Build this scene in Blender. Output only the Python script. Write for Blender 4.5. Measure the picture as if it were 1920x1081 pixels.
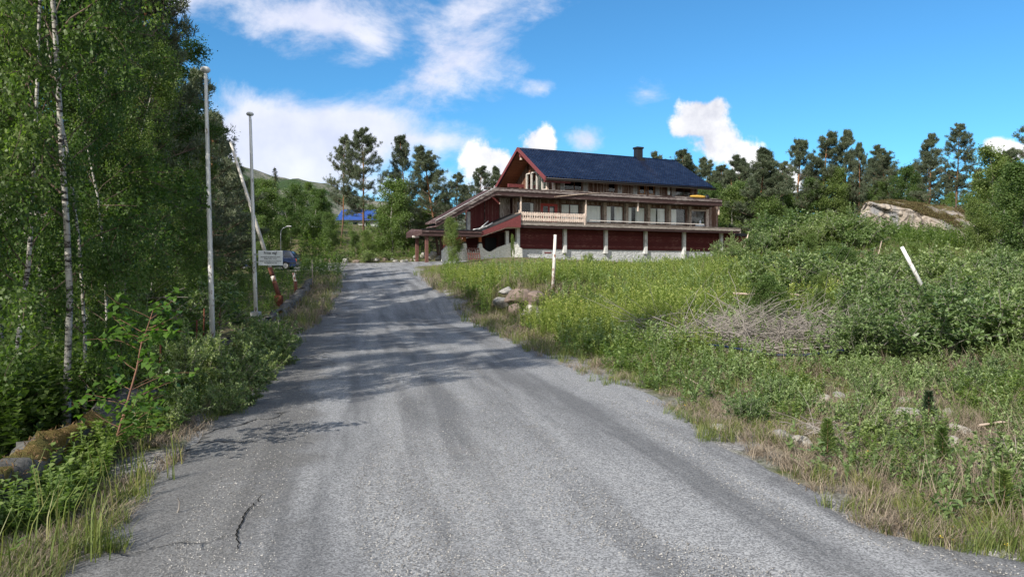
import bpy, math, random
import numpy as np
from mathutils import Vector, Matrix
R = math.radians
random.seed(7); rng = np.random.default_rng(7)
for o in list(bpy.data.objects): bpy.data.objects.remove(o)
scene = bpy.context.scene; COL = scene.collection

# ------------------------------------------------------------------ camera
F = 1333.0; CX = 960.0; HV = 502.0       # focal length and horizon measured in the photograph (1920 px wide)
cam = bpy.data.cameras.new('camera'); co = bpy.data.objects.new('camera', cam); COL.objects.link(co)
cam.sensor_width = 36; cam.lens = 36 * F / 1920
cam.clip_end = 6000; cam.clip_start = 0.05
co.location = (0, 0, 1.6); co.rotation_euler = (R(90) - math.atan(38.5 / F), 0, 0)
scene.camera = co

# ------------------------------------------------------------------ light
SUN_EL = R(36); SD = Vector((-0.62, -0.78, 0)).normalized()          # horizontal direction towards the sun
scene.view_settings.view_transform = 'Standard'; scene.view_settings.look = 'None'
scene.view_settings.exposure = 0.44; scene.view_settings.gamma = 1
sl = bpy.data.lights.new('sun', 'SUN'); sl.energy = 4.9; sl.angle = R(0.53); sl.color = (1, 0.94, 0.83)
so = bpy.data.objects.new('sun', sl); COL.objects.link(so)
sunv = Vector((SD.x * math.cos(SUN_EL), SD.y * math.cos(SUN_EL), math.sin(SUN_EL)))
so.rotation_euler = sunv.to_track_quat('Z', 'Y').to_euler(); so.location = (-20, -30, 40)

# ------------------------------------------------------------------ node helper
class NT:
    def __init__(s, tree): s.t = tree; tree.nodes.clear()
    def n(s, typ, **kw):
        nd = s.t.nodes.new(typ)
        for k, v in kw.items():
            if k.startswith('i_'):
                key = k[2:]; key = int(key) if key.isdigit() else key.replace('_', ' ')
                s.set(nd.inputs[key], v)
            else: setattr(nd, k, v)
        return nd
    def set(s, sock, v):
        if isinstance(v, bpy.types.NodeSocket): s.t.links.new(v, sock)
        else: sock.default_value = v
    def m(s, op, a, b=0.0, c=0.0, clamp=False):
        nd = s.t.nodes.new('ShaderNodeMath'); nd.operation = op; nd.use_clamp = clamp
        s.set(nd.inputs[0], a); s.set(nd.inputs[1], b); s.set(nd.inputs[2], c); return nd.outputs[0]
    def mix(s, f, a, b, blend='MIX'):
        nd = s.t.nodes.new('ShaderNodeMix'); nd.data_type = 'RGBA'; nd.blend_type = blend
        s.set(nd.inputs[0], f)
        for k, v in ((6, a), (7, b)):
            s.set(nd.inputs[k], v if isinstance(v, bpy.types.NodeSocket) else (*v[:3], 1))
        return nd.outputs[2]
    def ramp(s, f, stops):
        nd = s.t.nodes.new('ShaderNodeValToRGB'); e = nd.color_ramp.elements
        while len(e) < len(stops): e.new(0.5)
        for el, (p, c) in zip(e, stops):
            el.position = p; el.color = (*c, 1) if hasattr(c, '__len__') else (c, c, c, 1)
        s.set(nd.inputs[0], f); return nd.outputs[0]
    def noise(s, vec, scale, detail=4, rough=0.5, dist=0.0):
        nd = s.n('ShaderNodeTexNoise', i_Scale=scale, i_Detail=detail, i_Roughness=rough, i_Distortion=dist)
        s.set(nd.inputs['Vector'], vec); return nd.outputs[0]
    def mapping(s, vec, scale=(1, 1, 1), rot=(0, 0, 0), loc=(0, 0, 0)):
        nd = s.n('ShaderNodeMapping'); s.set(nd.inputs[0], vec)
        nd.inputs['Scale'].default_value = scale; nd.inputs['Rotation'].default_value = rot; nd.inputs['Location'].default_value = loc
        return nd.outputs[0]
    def sep(s, v):
        nd = s.n('ShaderNodeSeparateXYZ'); s.set(nd.inputs[0], v); return nd.outputs

# ------------------------------------------------------------------ sky with clouds
world = bpy.data.worlds.new('World'); scene.world = world; world.use_nodes = True
w = NT(world.node_tree)
sky = w.n('ShaderNodeTexSky', sky_type='NISHITA', sun_disc=False, sun_elevation=SUN_EL,
          sun_rotation=math.atan2(SD.x, SD.y), altitude=400, air_density=1.0, dust_density=0.25, ozone_density=3.0)
tc = w.n('ShaderNodeTexCoord').outputs['Generated']
X, Y, Zc = w.sep(tc)
skyc = w.mix(1.0, sky.outputs[0], (0.44, 0.92, 1.14), 'MULTIPLY')
# clouds sit at fixed directions: (x/y, z/y) of the view direction, only in front (y > 0)
ys = w.m('MAXIMUM', Y, 0.05)
px = w.m('DIVIDE', X, ys); pz = w.m('DIVIDE', Zc, ys)
comb = w.n('ShaderNodeCombineXYZ'); w.set(comb.inputs[0], px); w.set(comb.inputs[2], pz)
cv = comb.outputs[0]
nz = w.noise(cv, 5.0, 8, 0.62, 0.2)
nz2 = w.noise(w.mapping(cv, (1.0, 1, 1.5), (0, R(-20), 0)), 6.0, 10, 0.64, 0.25)
nzf = w.noise(cv, 24.0, 6, 0.6)
def blob(u, v, ru, rv, rot=0.0, amp=1.0):
    dx = w.m('SUBTRACT', px, (u - CX) / F); dz = w.m('SUBTRACT', pz, (HV - v) / F)
    c, s_ = math.cos(rot), math.sin(rot)
    a = w.m('ADD', w.m('MULTIPLY', dx, c), w.m('MULTIPLY', dz, s_))
    b = w.m('SUBTRACT', w.m('MULTIPLY', dz, c), w.m('MULTIPLY', dx, s_))
    a = w.m('MULTIPLY', a, F / ru); b = w.m('MULTIPLY', b, F / rv)
    r = w.m('SQRT', w.m('ADD', w.m('MULTIPLY', a, a), w.m('MULTIPLY', b, b)))
    return w.m('MULTIPLY', w.m('SUBTRACT', 1.0, r), amp)
def union(bl):
    o = bl[0]
    for b in bl[1:]: o = w.m('SMOOTH_MAX', o, b, 0.25)
    return o
soft = union([blob(600, 45, 190, 80, 0.0, 1.25), blob(340, 5, 120, 60, 0, 1.0), blob(880, 105, 200, 80, R(38), 1.3), blob(900, 30, 160, 60, R(20), 0.9), blob(690, 75, 90, 50, 0, .9), blob(570, 262, 300, 105, 0.0, 2.3), blob(470, 210, 130, 60, R(-25), .9),
              blob(760, 262, 160, 26, R(-4), 1.2), blob(1210, 178, 34, 30, 0, .55), blob(1012, 170, 30, 14, 0, .55), blob(720, 345, 260, 45, 0, 1.0), blob(1095, 268, 52, 34, 0, 1.1), blob(500, 315, 260, 60, 0, 1.6)])
cum = union([blob(912, 312, 58, 52, 0, 1.2), blob(930, 350, 75, 42, 0, 1.1), blob(1012, 268, 40, 42, 0, 1.2), blob(1010, 310, 60, 30, 0, 1.0),
             blob(1316, 232, 66, 56, 0, 1.3), blob(1350, 265, 74, 48, R(-25), 1.3), blob(1395, 300, 46, 40, 0, 1.2), blob(1340, 205, 26, 30, 0, 1.0), blob(1280, 244, 34, 26, 0, 1.0),
             blob(1478, 330, 36, 30, 0, 1.0), blob(1862, 276, 46, 20, 0, 1.0), blob(1900, 285, 60, 20, 0, 1.0), blob(1420, 350, 120, 40, 0, 1.0)])
sd = w.m('ADD', w.m('MULTIPLY', w.m('SUBTRACT', nz2, 0.48), 4.6), w.m('MULTIPLY', soft, 1.15))
smask = w.n('ShaderNodeMapRange', interpolation_type='SMOOTHSTEP', i_1=0.05, i_2=1.5); w.set(smask.inputs[0], sd)
sm = w.m('MULTIPLY', smask.outputs[0], 0.9)
cd = w.m('ADD', w.m('ADD', w.m('MULTIPLY', w.m('SUBTRACT', nz, 0.5), 1.0), w.m('MULTIPLY', w.m('SUBTRACT', nzf, 0.5), 1.9)), cum)
cmask = w.n('ShaderNodeMapRange', interpolation_type='SMOOTHSTEP', i_1=0.08, i_2=0.50); w.set(cmask.inputs[0], cd)
cm = cmask.outputs[0]
front = w.m('GREATER_THAN', Y, 0.06)
sm = w.m('MULTIPLY', sm, front); cm = w.m('MULTIPLY', cm, front)
# unseen clouds behind the view, made denser and whiter to neutralise blue ambient light
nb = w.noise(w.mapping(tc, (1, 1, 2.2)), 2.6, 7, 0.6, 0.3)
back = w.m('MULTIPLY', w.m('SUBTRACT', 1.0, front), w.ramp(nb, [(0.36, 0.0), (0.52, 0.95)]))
shade = w.ramp(w.noise(cv, 9.0, 5, 0.55), [(0.3, (0.80, 0.84, 0.98)), (0.65, (1.12, 1.12, 1.12))])
shade = w.mix(1.0, shade, (6.3, 6.3, 6.8), 'MULTIPLY')
white = w.mix(w.ramp(w.m('ADD', w.m('MULTIPLY', nz, .7), w.m('MULTIPLY', nzf, .3)), [(0.40, 0.0), (0.56, 1.0)]), (5.0, 5.15, 5.8), (8.0, 8.0, 8.1))
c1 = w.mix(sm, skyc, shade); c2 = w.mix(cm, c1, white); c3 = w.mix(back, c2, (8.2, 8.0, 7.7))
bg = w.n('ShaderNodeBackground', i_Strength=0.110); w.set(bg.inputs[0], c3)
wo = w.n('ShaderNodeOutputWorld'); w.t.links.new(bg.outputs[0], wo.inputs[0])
world.cycles.sampling_method = 'MANUAL'; world.cycles.sample_map_resolution = 512

# ------------------------------------------------------------------ numpy noise, terrain height
def _hash(ix, iy, s):
    h = (ix.astype(np.int64) * 374761393 + iy.astype(np.int64) * 668265263 + s * 1274126177) & 0x7fffffff
    h = ((h ^ (h >> 13)) * 1274126177) & 0x7fffffff
    return ((h ^ (h >> 16)) & 0xffff) / 65535.0
def vnoise(x, y, s=0):
    x = np.asarray(x, float); y = np.asarray(y, float)
    ix = np.floor(x); iy = np.floor(y); fx = x - ix; fy = y - iy
    fx = fx * fx * (3 - 2 * fx); fy = fy * fy * (3 - 2 * fy)
    a = _hash(ix, iy, s); b = _hash(ix + 1, iy, s); c = _hash(ix, iy + 1, s); d = _hash(ix + 1, iy + 1, s)
    return (a * (1 - fx) + b * fx) * (1 - fy) + (c * (1 - fx) + d * fx) * fy
def fbm(x, y, s=0, o=4):
    t = 0; a = .5; n = 0
    for k in range(o):
        t = t + a * vnoise(np.asarray(x) * 2 ** k, np.asarray(y) * 2 ** k, s + k * 17); n += a; a *= .5
    return t / n
CP = [(-20,-20,0),(0,-20,0),(20,-20,.3),(40,-20,1),(-40,-20,0),(-1,-8,0),(1,0,0),(-1,4,0),(-2,8,0),(-2.2,12,0),(-3,16,0),(-3.4,20,0),(-4.3,24,.1),(-5,28,.33),(-5.6,32,.64),
(-7.5,40,1.08),(-9.5,48,1.42),(-11,52,1.56),(-12,57,1.62),(-20,57,1.55),(-4,57,1.9),(3,1,0),(3,4,0),(3,8,.05),(3,12,.05),(-4,5,-.02),(-6,15,-.03),(-8.5,26,.25),(-9.5,33,.7),
(-8,8,.0),(-10,16,.0),(-12,26,.1),(-14,33,.4),(-20,20,-.2),(-20,0,0),(-40,10,0),(-18,42,.9),(-20,52,1.35),(-30,45,1.2),(-40,60,2.6),(-45,80,5),(-24,65,2.6),(-12,66,2.3),(-20,76,4.1),(-12,76,3.3),(-30,95,7.5),(-15,100,6.5),(-45,110,9.5),(-22,115,8.4),(0,115,6.5),
(-8,62,2.1),(-4,64,2.3),(0.4,64,2.45),(0.4,66,2.48),(8,68,2.2),(15,71,1.85),(22,75,1.7),(28,78,1.9),(-4,75,2.7),(6,84,3.8),(20,92,4.2),(30,95,5),
(0.3,23.6,.0),(0.8,22,-.02),(0.5,26,.80),(2.5,26,.75),(6,25,.8),(3,20,.15),(0,17.5,.02),(5,17,.3),(9,19,.7),(0,35,1.1),(5,35,1.2),(10,34,1.25),(0,47,1.5),(10,50,1.4),(-4,48,1.7),(15,52,2.0),
(5,13,.12),(9,13,.3),(5,8,.1),(8,8,.2),(8,4,.1),(14,8,.3),(14,14,.5),(14,21,.85),(18,15,.6),(21,30,1.1),(16,40,2.3),(19,46,3.1),(24,46,3.3),(22,56,3.6),(27,52,4.3),(30,52,3.6),(34,52,2.9),(36,60,5.0),(28,64,4.6),(44,45,4.0),(30,20,1.2),(40,20,3),(30,38,2.0),(55,60,8.5),(40,75,6.8),(60,30,7),(60,90,9),(45,100,7),(10,100,5.5)]
CPa = np.array(CP, float); sc_ = 20.0
def _phi(r2): return 0.5 * r2 * np.log(r2 + 1e-9)
_Pn = CPa[:, :2] / sc_; _n = len(CPa)
_K = _phi(((_Pn[:, None] - _Pn[None]) ** 2).sum(-1)) + np.eye(_n) * 1e-3
_A = np.zeros((_n + 3, _n + 3)); _A[:_n, :_n] = _K; _A[:_n, _n] = 1; _A[:_n, _n + 1:] = _Pn; _A[_n, :_n] = 1; _A[_n + 1:, :_n] = _Pn.T
_w = np.linalg.solve(_A, np.concatenate([CPa[:, 2], np.zeros(3)]))
YK = [-20, -6, 0, 3, 3.7, 3.9, 4.3, 5.4, 7.2, 9, 11, 14, 22, 32, 45, 50, 54, 58, 61, 63]
XR = [9, 9, 7.5, 3.9, 2.75, 2.5, 1.95, 1.75, 1.55, 1.25, .75, .05, -1.55, -3.95, -6.5, -7.3, -7.5, -6, -4.5, -4.5]
XL = [-1, -1.1, -1.5, -2.0, -2.1, -2.15, -2.2, -2.5, -2.85, -3.2, -3.6, -4.2, -5.75, -7.5, -10.2, -11.8, -16, -26, -27, -27]
def xr(y): return np.interp(y, YK, XR)
def xl(y): return np.interp(y, YK, XL)
def roaddist(x, y):                       # > 0 inside the road, in metres
    return np.minimum(np.minimum(np.asarray(x) - xl(y), xr(y) - np.asarray(x)), 62 - np.asarray(y))
def Zbase(x, y):
    x = np.atleast_1d(np.asarray(x, float)); y = np.atleast_1d(np.asarray(y, float)); sh = x.shape
    x = x.ravel(); y = y.ravel(); out = np.zeros(len(x))
    xc = np.clip(x, -55, 60); yc = np.clip(y, -20, 115)
    for i in range(0, len(x), 20000):
        q = np.stack([xc[i:i + 20000], yc[i:i + 20000]], 1) / sc_
        K = _phi(((q[:, None] - _Pn[None]) ** 2).sum(-1))
        out[i:i + 20000] = K @ _w[:_n] + _w[_n] + q @ _w[_n + 1:]
    far = np.clip((np.hypot(np.maximum(np.abs(x) - 55, 0), np.maximum(y - 110, 0))) / 120, 0, 1)
    out = out * (1 - far) + (3 + 3 * fbm(x / 90, y / 90, 5)) * far
    return out.reshape(sh)
def Zt(x, y):                             # ground with its bumps, flat on the road
    rd = roaddist(x, y); off = np.clip(-rd / 1.2, 0, 1)
    x = np.asarray(x, float); y = np.asarray(y, float)
    return Zbase(x, y) + off * (0.16 * (fbm(x / 1.6, y / 1.6, 3) - .5) + .07 * (fbm(x * 2.2, y * 2.2, 9) - .5) + .5 * (fbm(x / 9, y / 9, 4) - .5) * np.clip(-rd / 6, 0, 1))
def Z1(x, y): return float(Zt(np.array([x]), np.array([y]))[0])
def at(u, D): return (u - CX) / F * D     # sideways distance of something seen at photo column u, D metres away

# ------------------------------------------------------------------ object helpers
def link(name, me, mat=None, parent=None):
    o = bpy.data.objects.new(name, me); COL.objects.link(o)
    if mat is not None:
        for m_ in (mat if isinstance(mat, (list, tuple)) else [mat]): me.materials.append(m_)
    if parent is not None: o.parent = parent
    return o
def tag(o, label=None, cat=None, group=None, kind=None):
    for k, v in (('label', label), ('category', cat), ('group', group), ('kind', kind)):
        if v: o[k] = v
    return o
def empty(name, loc=(0, 0, 0), rz=0):
    o = bpy.data.objects.new(name, None); COL.objects.link(o); o.location = loc; o.rotation_euler = (0, 0, rz); o.empty_display_size = .3
    return o
def npmesh(name, V, Fq, rnd=None, smooth=False, mi=None):
    V = np.ascontiguousarray(V, np.float32); Fq = np.ascontiguousarray(Fq, np.int32)
    me = bpy.data.meshes.new(name); k = Fq.shape[1]
    me.vertices.add(len(V)); me.vertices.foreach_set('co', V.ravel())
    me.loops.add(Fq.size); me.loops.foreach_set('vertex_index', Fq.ravel())
    me.polygons.add(len(Fq)); me.polygons.foreach_set('loop_start', np.arange(0, Fq.size, k, dtype=np.int32))
    if smooth: me.polygons.foreach_set('use_smooth', np.ones(len(Fq), bool))
    if mi is not None: me.polygons.foreach_set('material_index', np.ascontiguousarray(mi, np.int32))
    me.update(calc_edges=True)
    if rnd is not None:
        a = me.attributes.new('rnd', 'FLOAT', 'FACE'); a.data.foreach_set('value', np.ascontiguousarray(rnd, np.float32))
    return me
class MB:                                  # collects pieces, then becomes ONE mesh
    def __init__(s): s.v = []; s.f = []; s.sm = []
    def add(s, vs, fs, smooth=False):
        b = len(s.v); s.v += [tuple(v) for v in vs]; s.f += [tuple(b + i for i in f) for f in fs]; s.sm += [smooth] * len(fs); return s
    def box(s, x0, x1, y0, y1, z0, z1):
        return s.add([(x0,y0,z0),(x1,y0,z0),(x1,y1,z0),(x0,y1,z0),(x0,y0,z1),(x1,y0,z1),(x1,y1,z1),(x0,y1,z1)],
              [(0,3,2,1),(4,5,6,7),(0,1,5,4),(1,2,6,5),(2,3,7,6),(3,0,4,7)])
    def prism(s, poly, y0, y1):            # polygon in x-z, counter-clockwise seen from -y, extruded along y
        n = len(poly); vs = [(x, y0, z) for x, z in poly] + [(x, y1, z) for x, z in poly]
        return s.add(vs, [tuple(range(n)), tuple(range(2 * n - 1, n - 1, -1))] + [((i + 1) % n, i, i + n, (i + 1) % n + n) for i in range(n)])
    def prismx(s, poly, x0, x1):           # polygon in y-z extruded along x
        n = len(poly); vs = [(x0, y, z) for y, z in poly] + [(x1, y, z) for y, z in poly]
        return s.add(vs, [tuple(range(n - 1, -1, -1)), tuple(range(n, 2 * n))] + [(i, (i + 1) % n, (i + 1) % n + n, i + n) for i in range(n)])
    def tube(s, pts, rad, n=8, cap=True):
        pts = [Vector(p) for p in pts]; rad = rad if hasattr(rad, '__len__') else [rad] * len(pts)
        b = len(s.v); up = Vector((0.13, 0.21, 0.97))
        for i, p in enumerate(pts):
            d = (pts[min(i + 1, len(pts) - 1)] - pts[max(i - 1, 0)]).normalized()
            if abs(d.dot(up)) > .93: up = Vector((1, .2, .1))
            a = d.cross(up).normalized(); c = d.cross(a)
            for k in range(n):
                t = 2 * math.pi * k / n; s.v.append(tuple(p + (a * math.cos(t) + c * math.sin(t)) * rad[i]))
        for i in range(len(pts) - 1):
            for k in range(n):
                q = b + i * n; s.f.append((q + k, q + k + n, q + (k + 1) % n + n, q + (k + 1) % n)); s.sm.append(True)
        if cap:
            s.f.append(tuple(b + k for k in range(n))); s.f.append(tuple(b + (len(pts) - 1) * n + k for k in range(n - 1, -1, -1))); s.sm += [False, False]
        return s
    def lathe(s, prof, n=16, c=(0, 0, 0)):
        b = len(s.v)
        for r, z in prof:
            for k in range(n):
                t = 2 * math.pi * k / n; s.v.append((c[0] + r * math.cos(t), c[1] + r * math.sin(t), c[2] + z))
        for i in range(len(prof) - 1):
            for k in range(n):
                q = b + i * n; s.f.append((q + k, q + (k + 1) % n, q + (k + 1) % n + n, q + k + n)); s.sm.append(True)
        return s
    def build(s, name, mat, parent=None, bevel=0):
        me = bpy.data.meshes.new(name); me.from_pydata(s.v, [], s.f); me.polygons.foreach_set('use_smooth', s.sm); me.update()
        o = link(name, me, mat, parent)
        if bevel:
            m_ = o.modifiers.new('bevel', 'BEVEL'); m_.width = bevel; m_.segments = 2; m_.limit_method = 'ANGLE'
        return o

# ------------------------------------------------------------------ materials
def newmat(name):
    m = bpy.data.materials.new(name); m.use_nodes = True; return m, NT(m.node_tree)
def finish(n, col, rough=0.7, spec=0.3, bump=None, bstr=0.3, bdist=0.02, metal=0.0, extra=None):
    p = n.n('ShaderNodeBsdfPrincipled'); n.set(p.inputs['Base Color'], col if isinstance(col, bpy.types.NodeSocket) else (*col, 1))
    n.set(p.inputs['Roughness'], rough); n.set(p.inputs['Specular IOR Level'], spec); n.set(p.inputs['Metallic'], metal)
    if bump is not None:
        b = n.n('ShaderNodeBump', i_Strength=bstr, i_Distance=bdist); n.set(b.inputs['Height'], bump); n.t.links.new(b.outputs[0], p.inputs['Normal'])
    o = n.n('ShaderNodeOutputMaterial'); n.t.links.new((extra(p) if extra else p.outputs[0]), o.inputs[0])
def OC(n): return n.n('ShaderNodeTexCoord').outputs['Object']
def mat_plain(name, c, rough=.6, spec=.3, var=.25, scale=8, bstr=.15, metal=0.0, dark=None, dcov=.35, bdist=.01):
    m, n = newmat(name); v = OC(n); a = n.noise(v, scale, 6, .6)
    col = n.mix(n.ramp(a, [(.3, 0.0), (.7, 1.0)]), tuple(x * (1 - var) for x in c), tuple(min(1, x * (1 + var)) for x in c))
    if dark: col = n.mix(n.ramp(n.noise(v, scale * .6, 7, .7, .5), [(.5 + .25 * (.5 - dcov), 0.0), (.62 + .25 * (.5 - dcov), 1.0)]), col, dark)
    finish(n, col, rough, spec, a, bstr, bdist, metal); return m
def mat_leaf(name, stops, trans=.35, rough=.5, patch=.0, tint=(1.25, 1.5, .55)):
    m, n = newmat(name)
    at_ = n.n('ShaderNodeAttribute', attribute_name='rnd').outputs['Fac']
    oi = n.n('ShaderNodeObjectInfo').outputs['Random']
    col = n.ramp(at_, stops)
    hs = n.n('ShaderNodeHueSaturation', i_Fac=1.0)
    n.set(hs.inputs['Hue'], n.m('MULTIPLY_ADD', oi, -.035, .508)); n.set(hs.inputs['Value'], n.m('MULTIPLY_ADD', oi, .45, .85)); n.set(hs.inputs['Saturation'], .95)
    n.set(hs.inputs['Color'], col); col = hs.outputs[0]
    if patch:
        g = n.n('ShaderNodeNewGeometry').outputs['Position']
        col = n.mix(n.ramp(n.noise(g, patch, 3), [(.35, 0.0), (.65, 1.0)]), col, n.mix(1.0, col, (1.12, 1.03, .9), 'MULTIPLY'))
    def ex(p):
        tr = n.n('ShaderNodeBsdfTranslucent'); n.set(tr.inputs[0], n.mix(1.0, col, tint, 'MULTIPLY'))
        mx = n.n('ShaderNodeMixShader', i_0=trans); n.t.links.new(p.outputs[0], mx.inputs[1]); n.t.links.new(tr.outputs[0], mx.inputs[2]); return mx.outputs[0]
    finish(n, col, rough, .35, extra=ex); return m
def mat_boards(name, axis, width, ca, cb, grey=None, gcov=.5, rough=.75, groove=.06, bstr=.6):
    """painted or weathered boards: ca/cb vary board to board, grey is bare weathered timber coming through"""
    m, n = newmat(name); v = OC(n); xyz = n.sep(v); c = n.m('DIVIDE', xyz[axis], width)
    idx = n.m('FLOOR', c); fr = n.m('FRACT', c)
    wn = n.n('ShaderNodeTexWhiteNoise', noise_dimensions='1D'); n.set(wn.inputs['W'], idx)
    sc = [1.5, 1.5, 1.5]; sc[axis] = 14
    if axis == 0: sc = [14, 14, 1.4]
    st = n.noise(n.mapping(v, tuple(sc)), 1.6, 7, .68)
    col = n.mix(wn.outputs[0], ca, cb)
    if grey:
        k = n.m('ADD', st, n.m('MULTIPLY', n.m('SUBTRACT', wn.outputs[0], .5), .22))
        big = n.noise(v, .45, 3, .6); k = n.m('ADD', k, n.m('MULTIPLY', n.m('SUBTRACT', big, .5), .5))
        col = n.mix(n.ramp(k, [(.62 - .25 * gcov, 0.0), (.74 - .25 * gcov, 1.0)]), col, grey)
    col = n.mix(n.ramp(st, [(.25, .55), (.6, 0.0)]), col, tuple(x * .35 for x in ca))
    gr = n.m('LESS_THAN', fr, groove)
    col = n.mix(gr, col, tuple(x * .25 for x in ca))
    h = n.m('SUBTRACT', n.m('MULTIPLY', st, .4), gr)
    finish(n, col, rough, .2, h, bstr, .012); return m

M = {}
M['red_h'] = mat_boards('red_horizontal_boards', 2, .145, (.075, .015, .016), (.115, .022, .022), (.17, .07, .06), .35)
M['red_v'] = mat_boards('red_vertical_boards', 0, .14, (.13, .03, .032), (.165, .042, .042), (.19, .09, .08), .28)
M['brown_v'] = mat_boards('brown_weathered_boards', 0, .15, (.12, .06, .042), (.23, .12, .08), (.36, .29, .25), .62)
M['grey_v'] = mat_boards('grey_weathered_boards', 0, .16, (.20, .14, .12), (.30, .23, .19), (.45, .40, .36), .8)
M['fascia'] = mat_boards('weathered_fascia_boards', 2, .17, (.062, .040, .040), (.105, .066, .064), (.30, .26, .25), .6, groove=.09)
M['fascia_dark'] = mat_boards('dark_brown_fascia_boards', 2, .16, (.062, .036, .036), (.09, .05, .048), (.2, .16, .155), .25, groove=.09)
M['slab'] = mat_boards('grey_timber_deck_edge', 2, .15, (.14, .115, .10), (.22, .185, .165), (.38, .34, .31), .65, groove=.07)
M['verge'] = mat_plain('red_brown_painted_timber', (.155, .040, .042), .6, .3, .2, 6)
M['soffit'] = mat_boards('red_brown_soffit_boards', 1, .12, (.34, .13, .07), (.42, .17, .09), None, rough=.7)
M['post'] = mat_plain('weathered_timber_post', (.36, .29, .24), .8, .2, .35, 5, .3, dark=(.12, .07, .05))
M['post_brown'] = mat_plain('brown_post_paint', (.13, .06, .05), .7, .3, .3, 6)
M['post_orange'] = mat_plain('orange_stained_post', (.35, .12, .05), .7, .3, .3, 6)
M['pale'] = mat_plain('pale_bleached_timber', (.62, .50, .43), .8, .2, .3, 7, .3, dark=(.30, .22, .18))
M['column'] = mat_plain('white_concrete_column', (.55, .55, .55), .8, .2, .18, 3, .3, dark=(.36, .35, .34), dcov=.35)
M['room_shade'] = mat_plain('dark_room', (.012, .011, .012), .9, .1, .3, 2)  # inner walls and floors: darkness of the unlit rooms put into the colour
M['window_frame'] = mat_plain('brown_window_frame', (.16, .09, .07), .7, .3, .3, 9)
M['frame_pale'] = mat_plain('pale_window_frame', (.55, .50, .46), .7, .3, .2, 9)
M['red_frame'] = mat_plain('bright_red_frame', (.42, .055, .045), .6, .3, .2, 9)
M['orange_wood'] = mat_plain('fresh_orange_wood', (.42, .19, .07), .7, .3, .3, 6)
M['steel'] = mat_plain('galvanised_steel', (.45, .46, .48), .45, .5, .15, 12, metal=.5)
M['black'] = mat_plain('black_metal', (.010, .011, .016), .5, .4, .3, 10)
M['ochre'] = mat_plain('ochre_cloth', (.55, .33, .07), .85, .1, .25, 6)
M['whitecloth'] = mat_plain('white_plastic', (.75, .77, .80), .6, .3, .1, 6)
def glass():
    m, n = newmat('window_glass'); lw = n.n('ShaderNodeFresnel', i_IOR=1.5).outputs[0]
    tr = n.n('ShaderNodeBsdfTransparent', i_Color=(.95, .97, .97, 1)); gl = n.n('ShaderNodeBsdfGlossy', i_Roughness=.06, i_Color=(.9, .92, .95, 1))
    mx = n.n('ShaderNodeMixShader'); n.set(mx.inputs[0], n.m('MULTIPLY', lw, .45, clamp=True)); n.t.links.new(tr.outputs[0], mx.inputs[1]); n.t.links.new(gl.outputs[0], mx.inputs[2])
    o = n.n('ShaderNodeOutputMaterial'); n.t.links.new(mx.outputs[0], o.inputs[0]); return m
M['glass'] = glass()
def curtain():
    m, n = newmat('curtain_cloth'); v = OC(n)
    st = n.noise(n.mapping(v, (9, 9, .5)), 1.5, 5, .6)
    col = n.mix(n.ramp(st, [(.3, 0.0), (.7, 1.0)]), (.82, .78, .74), (.96, .93, .88)); finish(n, col, .85, .1); return m
M['curtain'] = curtain()
def tiles():
    m, n = newmat('blue_glazed_tiles'); v = OC(n)
    g = n.n('ShaderNodeTexWhiteNoise', noise_dimensions='2D'); x, y, z = n.sep(v)
    c = n.n('ShaderNodeCombineXYZ'); n.set(c.inputs[0], n.m('FLOOR', n.m('DIVIDE', x, .30))); n.set(c.inputs[1], n.m('FLOOR', n.m('DIVIDE', z, .19))); n.set(g.inputs['Vector'], c.outputs[0])
    col = n.mix(g.outputs[0], (.0035, .009, .030), (.008, .018, .048))
    # dark streak down the slope below the chimney, fading towards the eave
    dx = n.m('ABSOLUTE', n.m('SUBTRACT', n.m('ADD', x, n.m('MULTIPLY', n.m('SUBTRACT', 13.7, z), .18)), 17.75))
    s = n.m('MULTIPLY', n.ramp(n.m('ADD', dx, n.m('MULTIPLY', n.noise(v, 1.5, 4), .8)), [(.5, 1.0), (1.0, 0.0)]), n.ramp(n.m('DIVIDE', n.m('SUBTRACT', z, 10.6), 3.0), [(.0, 0.0), (.5, .8)]))
    col = n.mix(s, col, (.008, .010, .025))
    col = n.mix(n.ramp(n.noise(v, .8, 5, .6), [(.5, 0.0), (.8, .25)]), col, (.05, .07, .13))
    finish(n, col, n.m('MULTIPLY_ADD', g.outputs[0], .15, .32), .3); return m
M['tiles'] = tiles()
def stucco(name, c, c2):
    m, n = newmat(name); v = OC(n); a = n.noise(v, 4, 7, .7); b = n.n('ShaderNodeTexVoronoi', i_Scale=5.5, feature='SMOOTH_F1'); n.set(b.inputs['Vector'], n.mapping(v, (1, 1, 1.8)))
    col = n.mix(n.ramp(a, [(.35, 0.0), (.7, 1.0)]), c, c2); z = n.sep(v)[2]
    finish(n, col, .85, .2, n.m('ADD', a, n.m('MULTIPLY', b.outputs[0], 1.2)), .8, .06); return m
M['foundation'] = stucco('grey_white_rubble_foundation', (.36, .37, .38), (.56, .57, .58))
M['whitewall'] = stucco('white_rendered_wall', (.55, .54, .50), (.74, .73, .70))
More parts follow.
